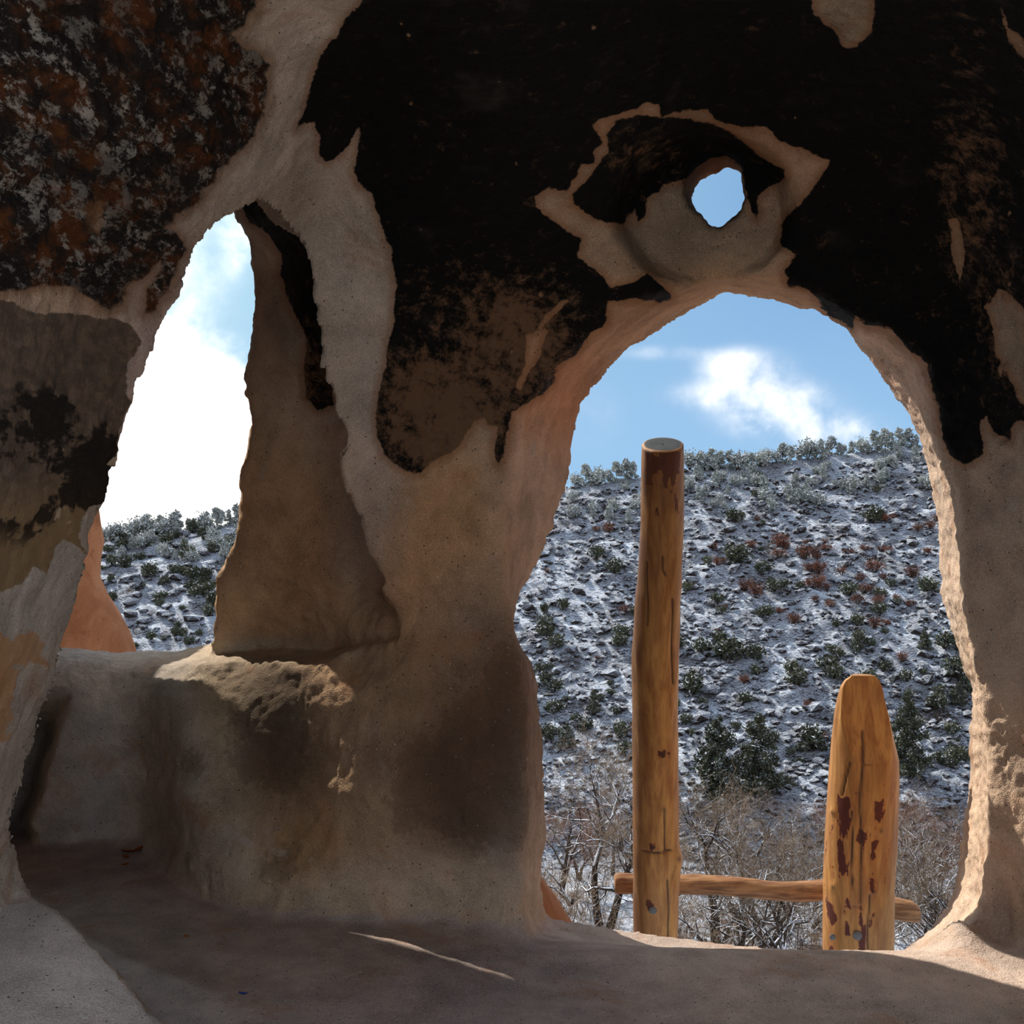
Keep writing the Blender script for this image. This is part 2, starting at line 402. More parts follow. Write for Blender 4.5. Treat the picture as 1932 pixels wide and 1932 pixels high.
def build_cave():
    inner = np.arange(-14, 1946 + 0.1, 4.5)
    lo = inner[0] - np.cumsum(np.geomspace(7, 70, 22))[::-1]
    hi = inner[-1] + np.cumsum(np.geomspace(7, 70, 22))
    px = np.concatenate([lo, inner, hi]).astype(np.float32)
    py = px.copy()
    dy = np.geomspace(0.87, 3.60, 165).astype(np.float32)
    X, Y = np.meshgrid(px, py, indexing='ij')
    D1 = tps(D1_PTS, X, Y)
    far = np.maximum.reduce([np.abs(X - 966), np.abs(Y - 966)])
    D1 = np.clip(D1, 0.92, 2.62)
    # bowl round the smoke hole
    r = np.sqrt(((X - 1325) / 188.0) ** 2 + ((Y - 385) / 160.0) ** 2)
    D1 += 0.20 * np.clip(1 - r ** 3, 0, 1) * sstep(1.05 - r, 0, .3) + 0.0
    # second lip at the upper left of the hole
    r2 = np.sqrt(((X - 1345) / 112.0) ** 2 + ((Y - 392) / 112.0) ** 2)
    D1 += 0.10 * sstep(1.0 - r2, 0.0, 0.22)
    # groove line inside the left door reveal and faint fault line
    DS = np.clip(tps(DS_PTS, X, Y), 2.42, 3.42)
    DB = np.clip(tps(DB_PTS, X, Y), 2.42, 3.3)
    hs = np.interp(X, [60, 130, 247, 335, 387, 450, 620, 655, 708, 760], [.415, .418, .428, .424, .402, .385, .372, .345, .315, .300])
    krad = np.interp(X, [250, 340, 400], [.14, .05, .02]).astype(np.float32)
    # 2-D noise for relief in depth
    pts = np.stack([X.ravel() / F * 2.4, Y.ravel() / F * 2.4, np.zeros(X.size)], 1)
    n1 = fbm(pts, 3.0, 3, 11).reshape(X.shape); n2 = fbm(pts, 9.0, 3, 21).reshape(X.shape)
    D1 += 0.030 * n1 + 0.010 * n2
    DS += 0.010 * n1 + 0.006 * n2
    DB += 0.008 * n1 + 0.005 * n2
    hs = hs + 0.008 * n2 + .006 * n1
    sN = poly_sd(NICHE, X, Y)
    jag = vnoise(pts, 45.0, 5).reshape(X.shape) * 1.6 + vnoise(pts, 110.0, 6).reshape(X.shape) * 1.1
    crev = (1 - sstep(sN, 8, 42)) * sstep(Y, 1290, 1400) * (X < 320) * (sN > -60)
    DB = DB + 0.30 * crev
    sN = sN + jag
    sW = poly_sd(WIN_OUT, X, Y) + jag * 1.2
    sDo = poly_sd(DOOR_OUT, X, Y) + jag * 1.3
    sDi = poly_sd(DOOR_IN, X, Y) + jag
    sHo = poly_sd(HOLE_OUT, X, Y) + jag
    sHi = poly_sd(HOLE_IN, X, Y) + jag
    # outer face of the cliff wall
    Wout = 2.98 + 0.42 * (1 - sstep(X, 700, 1120)) + 0.05 * n1
    Fg = np.empty((len(px), len(py), len(dy)), dtype=np.float32)
    for k, y in enumerate(dy):
        m = y / F
        f0 = DS - y
        f1 = smax(D1 - y, sN * m + 0.45 * (y - D1) * (y > D1), 0.012)
        win = (sW * m + 0.25 * max(0.0, y - 3.0))
        f0 = smax(f0, win, 0.012)
        fb = smax(-(Y - 966) * m + hs, DB - y, krad)
        fb = np.maximum(fb, y - 3.38)
        f0 = smin(f0, np.where(Y > 1100, fb, 1.0), 0.012)
        f = smin(f0, f1, 0.018)
        t = np.clip((y - (D1 + 0.02)) / (2.92 - D1), -0.25, 1.0)
        door = (sDi * (1 - t) + sDo * t) * m + 0.6 * max(0.0, y - 2.93)
        f = smax(f, door, 0.030)
        t = np.clip((y - 2.50) / 0.22, -0.2, 1.0)
        hole = (sHi * (1 - t) + sHo * t) * m + 0.5 * max(0.0, y - 2.76)
        f = smax(f, hole, 0.010)
        f = np.maximum(f, y - Wout)
        xx = (X - 966) * m; zz = -(Y - 966) * m
        ff = np.maximum((zz + floor_h(xx, np.full_like(xx, y))), np.where(X > 900, y - 2.84, -1.0) + 0.025 * n1)
        f = smin(f, ff, 0.05)
        Fg[:, :, k] = f
    V, Q = surface_nets(Fg)
    VX = np.interp(V[:, 0], np.arange(len(px)), px)
    VY = np.interp(V[:, 1], np.arange(len(py)), py)
    VD = np.interp(V[:, 2], np.arange(len(dy)), dy)
    w3 = np.stack([(VX - 966) / F * VD, VD, HC - (VY - 966) / F * VD], 1).astype(np.float32)
    # drop faces of the buried outer cliff surface away from the openings
    ij = np.clip(V[:, :2].round().astype(int), 0, [len(px) - 1, len(py) - 1])
    near = np.maximum.reduce([sW, sDo, sHo])[ij[:, 0], ij[:, 1]]
    wo_v = Wout[ij[:, 0], ij[:, 1]]
    outer = (VD > wo_v - 0.03) & (near < -45) & (w3[:, 2] > -0.35)
    isf = (VD > 2.80) & (w3[:, 2] < -0.25) & (VX > 900)
    drop = outer | isf
    keep = ~drop[Q].all(1)
    Q = Q[keep]
    # orientation: make normals point towards the air (towards the camera for the room side)
    a, b, c, d = (w3[Q[:, k]] for k in range(4))
    fn = np.cross(c - a, d - b)
    cen = (a + b + c + d) / 4
    # sample sign using gradient: compare against Fg trilinear would be dear; the net is consistently wound, test one majority
    tov = np.array([0, 0, HC], dtype=np.float32) - cen
    if ((fn * tov).sum(1) > 0).mean() < 0.5:
        Q = Q[:, ::-1].copy(); fn = -fn
    def vnorm(P3):
        a, b, c, d = (P3[Q[:, k]] for k in range(4))
        fnn = np.cross(c - a, d - b)
        N = np.zeros_like(P3)
        for k in range(4):
            for ax in range(3):
                N[:, ax] += np.bincount(Q[:, k], weights=fnn[:, ax], minlength=len(P3))
        return N / (np.linalg.norm(N, axis=1, keepdims=True) + 1e-9)
    # relax once (lightly), then displace along normals
    N = vnorm(w3)
    floorness = sstep(N[:, 2], 0.6, 0.9) * (w3[:, 2] < 0.45)
    amp = 1.0 - 0.8 * floorness
    lich = poly_sd(LICHEN, VX.astype(np.float32), VY.astype(np.float32))
    rough = 1.0 + 1.6 * sstep(lich, 0, 30)
    disp = (0.0042 * vnoise(w3, 28, 3) + 0.0026 * vnoise(w3, 60, 4) + 0.0015 * vnoise(w3, 120, 8)) * amp * rough
    pit = np.clip(vnoise(w3, 38, 9) - 0.55, 0, 1) * 0.012 * (VX > 1500)
    jambp = ((VX > 1560) & (VX < 1900) & (VY > 560)).astype(np.float32)
    disp -= pit * (0.35 + 1.6 * jambp) * amp
    disp += jambp * 0.003 * vnoise(w3, 90, 14) * amp
    disp += -0.002 * floorness * (0.5 + 0.5 * vnoise(w3, 6, 31))
    w3 = w3 + N * disp[:, None]
    N = vnorm(w3)
    return w3, Q, N, VX.astype(np.float32), VY.astype(np.float32)

CV, CQ, CN, CPX, CPY = build_cave()

# ------------------------------------------------------------------ stain masks and stone tints, in part lightened for missing bounce, stored on the stone
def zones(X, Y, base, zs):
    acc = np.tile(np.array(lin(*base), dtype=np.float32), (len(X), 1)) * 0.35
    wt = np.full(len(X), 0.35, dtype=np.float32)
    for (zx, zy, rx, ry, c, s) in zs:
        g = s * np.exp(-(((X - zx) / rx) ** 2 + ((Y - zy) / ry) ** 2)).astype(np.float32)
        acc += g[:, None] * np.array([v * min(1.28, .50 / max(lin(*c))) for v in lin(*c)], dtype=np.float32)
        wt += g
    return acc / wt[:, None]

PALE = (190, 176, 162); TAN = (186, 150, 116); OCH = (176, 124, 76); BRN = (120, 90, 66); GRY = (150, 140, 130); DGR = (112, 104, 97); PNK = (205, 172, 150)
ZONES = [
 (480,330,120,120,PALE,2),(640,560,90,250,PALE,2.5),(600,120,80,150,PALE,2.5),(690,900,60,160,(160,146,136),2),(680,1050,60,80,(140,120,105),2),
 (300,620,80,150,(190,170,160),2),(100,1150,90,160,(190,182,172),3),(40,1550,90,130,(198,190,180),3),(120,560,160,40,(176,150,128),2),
 (540,650,70,200,(150,130,112),2.2),(500,900,90,160,(176,138,104),2.5),(600,1000,70,160,(182,136,96),2.5),(480,1150,120,60,(176,142,108),2.5),(650,1180,90,50,(176,142,110),2.5),  # slab tints raised in place of bounce light from outside
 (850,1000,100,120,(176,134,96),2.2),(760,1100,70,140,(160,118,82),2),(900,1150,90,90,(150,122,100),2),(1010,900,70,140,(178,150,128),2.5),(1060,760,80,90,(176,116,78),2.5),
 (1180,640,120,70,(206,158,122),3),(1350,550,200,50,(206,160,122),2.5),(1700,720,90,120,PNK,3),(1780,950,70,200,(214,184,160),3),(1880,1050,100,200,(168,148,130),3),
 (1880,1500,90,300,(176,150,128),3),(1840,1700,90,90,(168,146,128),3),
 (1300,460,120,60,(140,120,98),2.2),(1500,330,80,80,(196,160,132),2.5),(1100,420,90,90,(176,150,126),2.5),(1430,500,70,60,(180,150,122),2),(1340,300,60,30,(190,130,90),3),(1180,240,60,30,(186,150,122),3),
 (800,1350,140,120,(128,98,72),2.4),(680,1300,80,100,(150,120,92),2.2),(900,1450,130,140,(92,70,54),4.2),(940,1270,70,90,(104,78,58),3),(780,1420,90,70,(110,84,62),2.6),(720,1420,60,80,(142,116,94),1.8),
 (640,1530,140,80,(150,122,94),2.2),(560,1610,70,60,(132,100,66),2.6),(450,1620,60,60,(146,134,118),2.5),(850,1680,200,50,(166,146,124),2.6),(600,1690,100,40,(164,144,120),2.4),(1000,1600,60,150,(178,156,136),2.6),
 (180,1430,150,170,(172,162,152),3.5),(330,1450,40,160,(130,118,108),3),(180,1240,160,30,(176,166,154),3),(400,1320,50,70,(150,130,104),2.6),(400,1470,60,90,(140,124,102),2.4),(520,1330,60,80,(92,78,62),4.5),(540,1440,60,70,(88,70,54),4),  # first tint lightened to offset the deep shade on the niche panel
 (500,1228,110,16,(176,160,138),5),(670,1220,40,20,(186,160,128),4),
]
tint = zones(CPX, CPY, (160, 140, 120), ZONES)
is_floor = (sstep(CN[:, 2], 0.55, 0.85) * (CV[:, 2] < 0.32) * (CPY > 1560)).astype(np.float32)
fl_col = (lambda q: q * np.array(lin(182, 162, 148), dtype=np.float32) + (1 - q) * np.array(lin(168, 152, 142), dtype=np.float32))(sstep(CPX, 900, 1600)[:, None])
fl_near = poly_sd(WALLTOE, CPX, CPY)
k = sstep(fl_near, -6, 8)[:, None] * (1 - sstep(CPX, 250, 600))[:, None]
fl_col = fl_col * (1 - k) + np.array(lin(196, 188, 180), dtype=np.float32) * k
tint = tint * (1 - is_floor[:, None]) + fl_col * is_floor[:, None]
soot = poly_sd(SOOT, CPX, CPY)
for ph in PALE_HOLES:
    soot = np.minimum(soot, -poly_sd(ph, CPX, CPY))
soot = np.maximum(soot, poly_sd(BOWL_SOOT, CPX, CPY))
inniche = poly_sd(NICHE, CPX, CPY)
slab = poly_sd(SLAB_SOOT, CPX, CPY)
soot = np.maximum(soot, np.where(CV[:, 1] > 2.44, slab, -50))
# drop of bare plaster spots in the soot
rs = np.random.RandomState(3)
for k in range(70):
    qx, qy, qr = rs.uniform(700, 1932), rs.uniform(0, 800), rs.uniform(1.0, 5.0) ** 1.1
    soot = np.minimum(soot, np.hypot((CPX - qx) * 1.0, (CPY - qy) * .8) - qr + 3)
lich = poly_sd(LICHEN, CPX, CPY)
brownb = poly_sd(BROWNB, CPX, CPY)
ochl = poly_sd(OCHRE_L, CPX, CPY)
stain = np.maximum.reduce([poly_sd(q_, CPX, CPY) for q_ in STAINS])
front = (CV[:, 1] < 2.3)
lich = np.where(front, lich, -60); brownb = np.where(front, brownb, -60); ochl = np.where(front, ochl, -60)
def g2(zx, zy, rx, ry):
    return np.exp(-(((CPX - zx) / rx) ** 2 + ((CPY - zy) / ry) ** 2))
fade = np.clip(g2(830, 760, 150, 120) + .8 * g2(1000, 640, 90, 90) + .55 * g2(1830, 330, 70, 230) + .5 * g2(1200, 290, 80, 50) + .5 * g2(860, 850, 120, 60) + .35*g2(900,560,160,80) + .7*g2(560,700,60,90) + .5*g2(1900,650,50,150), 0, 1)
mott = np.clip(g2(60, 820, 160, 90) + g2(160, 900, 70, 70) + .5 * g2(60, 980, 120, 60) + .6*g2(120,700,150,60)*0 , 0, 1)

# ------------------------------------------------------------------ materials
def new_mat(name):
    m = bpy.data.materials.new(name); m.use_nodes = True
    m.node_tree.nodes.clear()
    t = NT(m.node_tree)
    out = t.n('ShaderNodeOutputMaterial')
    return m, t, out
def finish(m, t, out, color, rough=0.9, bump=None, bstr=0.5, bdist=0.01, spec=0.2, metal=0.0):
    p = t.n('ShaderNodeBsdfPrincipled')
    for key, v in (('Base Color', color), ('Roughness', rough), ('Specular IOR Level', spec), ('Metallic', metal)):
        if isinstance(v, bpy.types.NodeSocket): t.t.links.new(v, p.inputs[key])
        else: p.inputs[key].default_value = (tuple(v) + (1,))[:4] if key == 'Base Color' else v
    if bump is not None:
        b = t.n('ShaderNodeBump', i={'Strength': bstr, 'Distance': bdist, 'Height': bump})
        t.t.links.new(b.outputs[0], p.inputs['Normal'])
    t.t.links.new(p.outputs[0], out.inputs[0])
    return p

def mat_tuff():
    m, t, out = new_mat('volcanic_tuff')
    co = t.n('ShaderNodeTexCoord').outputs['Object']
    def attr(n):
        return t.n('ShaderNodeAttribute', attribute_name=n)
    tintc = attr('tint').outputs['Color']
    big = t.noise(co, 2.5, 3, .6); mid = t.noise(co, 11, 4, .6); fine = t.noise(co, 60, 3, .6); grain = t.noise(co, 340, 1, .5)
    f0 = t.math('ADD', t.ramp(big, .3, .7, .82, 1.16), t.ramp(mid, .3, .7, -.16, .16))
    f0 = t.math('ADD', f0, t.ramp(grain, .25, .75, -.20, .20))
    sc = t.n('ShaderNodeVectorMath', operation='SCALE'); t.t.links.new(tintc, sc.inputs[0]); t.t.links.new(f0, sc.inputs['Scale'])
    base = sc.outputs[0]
    # ochre veining and grey salts
    v2 = t.noise(co, 5.5, 4, .65, .6)
    base = t.mix(t.ramp(v2, .54, .72, 0, .40), base, lin(160, 104, 60))
    v3 = t.noise(co, 8.0, 4, .6, .3)
    base = t.mix(t.ramp(v3, .60, .74, 0, .35), base, lin(176, 168, 158))
    # crystals and vesicles
    vo = t.n('ShaderNodeTexVoronoi', feature='F1', i={'Scale': 95.0, 'Randomness': 1.0}); t.t.links.new(co, vo.inputs['Vector'])
    wn = t.n('ShaderNodeTexWhiteNoise'); t.t.links.new(vo.outputs['Position'], wn.inputs['Vector'])
    hole = t.math('MULTIPLY', t.ramp(vo.outputs['Distance'], .26, .14), t.ramp(wn.outputs['Value'], .86, .90))
    base = t.mix(t.math('MULTIPLY', hole, .75), base, lin(52, 42, 34))
    lt = t.math('MULTIPLY', t.ramp(vo.outputs['Distance'], .22, .12), t.ramp(wn.outputs['Value'], .10, .07))
    base = t.mix(t.math('MULTIPLY', lt, .6), base, lin(214, 202, 190))
    nz = t.math('SUBTRACT', mid, .5); nf = t.math('SUBTRACT', fine, .5)
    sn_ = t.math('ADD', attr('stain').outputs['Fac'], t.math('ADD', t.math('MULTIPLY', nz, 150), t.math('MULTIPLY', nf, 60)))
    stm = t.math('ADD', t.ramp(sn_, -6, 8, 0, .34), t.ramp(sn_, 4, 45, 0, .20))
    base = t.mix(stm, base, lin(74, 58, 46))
    coL = t.n('ShaderNodeMapping', i={'Scale': (1, .42, 1)}); t.t.links.new(co, coL.inputs['Vector']); coL = coL.outputs[0]
    midL = t.noise(coL, 11, 4, .6); fineL = t.noise(coL, 50, 3, .65)
    nzL = t.math('SUBTRACT', midL, .5); nfL = t.math('SUBTRACT', fineL, .5)
    # ---- ochre paint on the left wall
    oc = attr('ochl').outputs['Fac']
    om = t.ramp(t.math('ADD', oc, t.math('ADD', t.math('MULTIPLY', nzL, 60), t.math('MULTIPLY', nfL, 30))), -3, 3, 0, .75)
    base = t.mix(om, base, lin(186, 140, 92))
    # ---- brown clay wash on the left wall
    br = attr('brownb').outputs['Fac']
    brn = t.math('ADD', br, t.math('ADD', t.math('MULTIPLY', nzL, 30), t.math('MULTIPLY', nfL, 16)))
    bm = t.ramp(brn, -2, 2)
    brc = t.mix(t.ramp(fineL, .35, .65), lin(118, 100, 84), lin(90, 78, 68))
    mo = attr('mott').outputs['Fac']
    # lower part of the wash is a lighter tan with black mottles
    low = attr('lowtan').outputs['Fac']
    brc = t.mix(low, brc, lin(142, 118, 88))
    mm = t.ramp(t.math('ADD', t.noise(coL, 8, 5, .70, .15), t.math('MULTIPLY', mo, .15)), .57, .63)
    mm = t.math('MULTIPLY', mm, t.ramp(mo, .05, .5))
    brc = t.mix(t.math('MULTIPLY', mm, .92), brc, lin(30, 25, 21))
    m2 = t.ramp(t.noise(coL, 16, 4, .6, .3), .62, .68, 0, .55)
    brc = t.mix(t.math('MULTIPLY', m2, low), brc, lin(56, 46, 34))
    lt2 = t.math('MULTIPLY', t.ramp(t.noise(coL, 13, 3, .5), .66, .69), t.ramp(mo, .1, .5))
    brc = t.mix(lt2, brc, lin(190, 170, 146))
    base = t.mix(bm, base, brc)
    # ---- smoke-blackened crusty roof on the left
    lc = attr('lich').outputs['Fac']
    ln_ = t.math('ADD', lc, t.math('ADD', t.math('MULTIPLY', nzL, 30), t.math('MULTIPLY', nfL, 26)))
    lm = t.ramp(ln_, -3, 4)
    rust = t.noise(coL, 22, 4, .72, .1); greyn = t.noise(coL, 34, 5, .82, .15)
    lcol = t.mix(t.ramp(rust, .45, .66, 0, .85), (0.018, 0.014, 0.012), lin(92, 52, 24))
    lcol = t.mix(t.math('MULTIPLY', t.ramp(greyn, .50, .60, 0, .85), t.ramp(t.noise(coL, 9, 4, .6), .35, .6, .35, 1.0)), lcol, lin(158, 150, 140))
    pk = t.noise(coL, 8, 3, .5)
    lcol = t.mix(t.ramp(pk, .68, .74, 0, .6), lcol, lin(150, 110, 76))
    edge = t.math('MULTIPLY', t.ramp(ln_, -26, -2), .6)
    base = t.mix(edge, base, lin(120, 82, 50))
    base = t.mix(lm, base, lcol)
    # ---- soot
    so = attr('soot').outputs['Fac']
    sn = t.math('ADD', so, t.math('ADD', t.math('MULTIPLY', nz, 14), t.math('MULTIPLY', nf, 12)))
    halo = t.math('MULTIPLY', t.ramp(sn, -20, -1), .55)
    base = t.mix(halo, base, lin(134, 84, 44))
    sm = t.ramp(sn, -1.8, 1.8)
    fd = attr('fade').outputs['Fac']
    patch = t.ramp(t.math('ADD', t.noise(co, 30, 4, .78, .2), t.math('MULTIPLY', fd, .34)), .58, .86)
    scol = t.mix(patch, (0.0075, 0.0068, 0.0062), lin(112, 84, 62))
    greys = t.ramp(v3, .56, .78, 0, .22)
    scol = t.mix(greys, scol, lin(90, 82, 74))
    base = t.mix(sm, base, scol)
    # ---- relief
    h = t.math('ADD', t.math('MULTIPLY', fine, .55), t.math('MULTIPLY', grain, .35))
    h = t.math('ADD', h, t.math('MULTIPLY', mid, .9))
    h = t.math('ADD', h, t.math('MULTIPLY', t.math('MULTIPLY', greyn, lm), 2.2))
    p = finish(m, t, out, base, .92, h, .55, .012, .12)
    return m
M_TUFF = mat_tuff()

def add_attr(me, name, vals):
    if vals.ndim == 2:
        a = me.attributes.new(name, 'FLOAT_COLOR', 'POINT')
        c = np.ones((len(vals), 4), dtype=np.float32); c[:, :3] = vals
        a.data.foreach_set('color', c.ravel())
    else:
        a = me.attributes.new(name, 'FLOAT', 'POINT')
        a.data.foreach_set('value', vals.astype(np.float32))

lowtan = sstep(CPY + 0.15 * CPX, 880, 1010)
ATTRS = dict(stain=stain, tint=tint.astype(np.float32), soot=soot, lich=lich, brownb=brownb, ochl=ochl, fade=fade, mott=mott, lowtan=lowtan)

def split_mesh(name, mask, label):
    q = CQ[mask]
    used = np.unique(q)
    remap = np.full(len(CV), -1, dtype=np.int32); remap[used] = np.arange(len(used))
    o = mesh_obj(name, CV[used], remap[q], M_TUFF)
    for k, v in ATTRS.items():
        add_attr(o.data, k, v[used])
    o.data.normals_split_custom_set_from_vertices(CN[used].astype(np.float32).tolist())
    tag(o, label, 'rock wall' if 'wall' in name else name, kind='structure')
    return o
fc = CV[CQ].mean(1); fnm = CN[CQ].mean(1); fpx = CPX[CQ].mean(1); fpy = CPY[CQ].mean(1)
sdn = inniche[CQ].mean(1)
m_floor = (fpy > 1480) & (fc[:, 2] < -floor_h(fc[:, 0], fc[:, 1]) + HC + 0.045)
m_left = ~m_floor & (sdn < 0) & (fpx < 640) & ((fpx < 400) | (fpy < 420)) & (fpx < 520 + 0.0 * fpy)
m_ceil = ~m_floor & ~m_left & (fc[:, 2] > HC + 0.52)
m_front = ~(m_floor | m_left | m_ceil)
split_mesh('floor', m_floor, 'smoothed grey-brown earthen cave floor running to the doorway sill')
split_mesh('wall_left', m_left, 'pale tuff wall at left under a crusty smoke-blackened top, beside the tall window')
split_mesh('ceiling', m_ceil, 'soot-black cave roof curving above the arched doorway')
split_mesh('wall_front', m_front, 'brown and soot-stained tuff wall pierced by arched doorway, tall window and round smoke hole')

# ------------------------------------------------------------------ rear shell of the cave and ledge behind the viewer
def rear_shell():
    ys = np.linspace(1.95, 0.72, 24); n = 48  # unseen shell, cut short so its open end lets in fill skylight
    V = []
    for y in ys:
        hw = 0.87 * y if y > 1.0 else 0.87 + 0.5 * (1.0 - y)
        ht = 0.88 * y if y > 1.0 else 0.88 + 0.35 * (1.0 - y)
        for k in range(n):
            a = math.pi * (-0.32 + 1.64 * k / (n - 1))
            c, s_ = math.cos(a), math.sin(a)
            e = 0.42
            x = math.copysign(abs(c) ** e, c) * hw; z = math.copysign(abs(s_) ** e, s_) * ht
            V.append((x, y, max(HC + z, -0.05)))
    V = np.array(V, dtype=np.float32)
    V += 0.02 * np.stack([vnoise(V, 5, 41), vnoise(V, 5, 42) * 0, vnoise(V, 5, 43)], 1)
    Q = [(j * n + k, j * n + k + 1, (j + 1) * n + k + 1, (j + 1) * n + k) for j in range(len(ys) - 1) for k in range(n - 1)]
    return V, np.array(Q)
def plain_rock(name, base, ns=1.0):
    m, t, out = new_mat(name)
    co = t.n('ShaderNodeTexCoord').outputs['Object']
    a = t.noise(co, 6 * ns, 6, .6); b = t.noise(co, 60 * ns, 4, .6)
    c = t.mix(t.ramp(a, .3, .7), tuple(v * .75 for v in lin(*base)), tuple(min(1, v * 1.15) for v in lin(*base)))
    c = t.mix(t.ramp(b, .55, .75, 0, .35), c, lin(110, 80, 56))
    finish(m, t, out, c, .92, t.math('ADD', a, t.math('MULTIPLY', b, .4)), .5, .01, .12)
    return m
M_REAR = plain_rock('rear_tuff', (204, 186, 168))  # unseen rear stone, paled to bounce more light into the room
V, Q = rear_shell()
o = mesh_obj('wall_back', V, Q, M_REAR); tag(o, 'rough tuff flanks and roof of the cave mouth behind the viewer', 'rock wall', kind='structure')
gx, gy = np.meshgrid(np.linspace(-1.9, 1.9, 30), np.linspace(-2.5, 1.9, 34), indexing='ij')
gz = -0.012 + 0.006 * vnoise(np.stack([gx.ravel(), gy.ravel(), gx.ravel() * 0], 1), 3, 51)
V = np.stack([gx.ravel(), gy.ravel(), gz], 1)
ii = np.arange(29 * 33); r_, c_ = ii // 33, ii % 33
Q = np.stack([r_ * 34 + c_, (r_ + 1) * 34 + c_, (r_ + 1) * 34 + c_ + 1, r_ * 34 + c_ + 1], 1)
o = mesh_obj('floor_ledge', V, Q, M_REAR); tag(o, 'level stone ledge continuing the cave floor behind the viewer', 'floor', kind='structure')

# ------------------------------------------------------------------ outer rocks seen through the openings
def mat_orange():
    m, t, out = new_mat('orange_tuff')
    co = t.n('ShaderNodeTexCoord').outputs['Object']
    a = t.noise(co, 5, 6, .62, .4); b = t.noise(co, 70, 4, .6); c0 = t.noise(co, 22, 5, .6)
    c = t.mix(t.ramp(a, .35, .65), lin(178, 122, 86), lin(150, 96, 62))
    c = t.mix(t.ramp(c0, .58, .72, 0, .5), c, lin(120, 70, 44))
    c = t.mix(t.ramp(b, .6, .7, 0, .4), c, lin(90, 56, 38))
    finish(m, t, out, c, .92, t.math('ADD', a, t.math('MULTIPLY', b, .5)), .6, .012, .12)
    return m
M_ORANGE = mat_orange()
def outcrop(name, prof, yc, depth, label):
    """rock stack whose left/right outline per height is prof = [(py, px_left, px_right)]"""
    pr = np.array(prof, dtype=np.float64)
    rows = 90; n = 72
    V = []
    for py in np.linspace(pr[0, 0], pr[-1, 0], rows):
        l = np.interp(py, pr[:, 0], pr[:, 1]); r = np.interp(py, pr[:, 0], pr[:, 2])
        cx = ((l + r) / 2 - 966) / F * yc; hw = (r - l) / 2 / F * yc
        for k in range(n):
            a = 2 * math.pi * k / n
            V.append((cx + hw * math.cos(a), yc + depth * min(1, hw / 0.12) * math.sin(a), HC - (py - 966) / F * yc))
    V = np.array(V, dtype=np.float32)
    rad = 0.010 * vnoise(V, 9, 61) + 0.004 * vnoise(V, 30, 62) + .002 * vnoise(V, 80, 63)
    cxy = V.reshape(rows, n, 3).mean(1, keepdims=True).repeat(n, 1).reshape(-1, 3)
    d = V - cxy; d[:, 2] = 0; d /= np.linalg.norm(d, axis=1, keepdims=True) + 1e-6
    V = V + d * rad[:, None]
    Q = [(j * n + k, j * n + (k + 1) % n, (j + 1) * n + (k + 1) % n, (j + 1) * n + k) for j in range(rows - 1) for k in range(n)]
    Q = [tuple(q) for q in Q] + [tuple(range(n))[::-1], tuple(range((rows - 1) * n, rows * n))]
    o = mesh_obj(name, V, Q, M_ORANGE)
    tag(o, label, 'rock')
    return o
outcrop('rock_outcrop', [(540, -300, 30), (560, -350, 70), (660, -350, 84), (727, -350, 100), (800, -350, 160), (868, -350, 182), (920, -350, 182), (955, -350, 176), (984, -350, 180), (1000, -350, 187), (1026, -350, 187), (1058, -350, 180), (1086, -350, 178), (1114, -350, 186), (1142, -350, 209), (1175, -350, 228), (1203, -350, 240), (1226, -350, 247), (1300, -360, 262), (1700, -200, 330), (3600, -700, 600)],
        4.1, 0.35, 'smooth orange tuff rock outside the tall window, bulging above its sill at left')  # lower bulge is visible; unseen upper left mass added to shade the sill
outcrop('rock_outcrop', [(1600, 900, 985), (1640, 900, 1008), (1663, 895, 1026), (1685, 890, 1043), (1711, 885, 1060), (1746, 880, 1080), (1800, 860, 1105), (2100, 800, 1180), (4600, 500, 1500)],
        3.15, 0.22, 'small orange rock shoulder outside the doorway, at the foot of its left jamb')

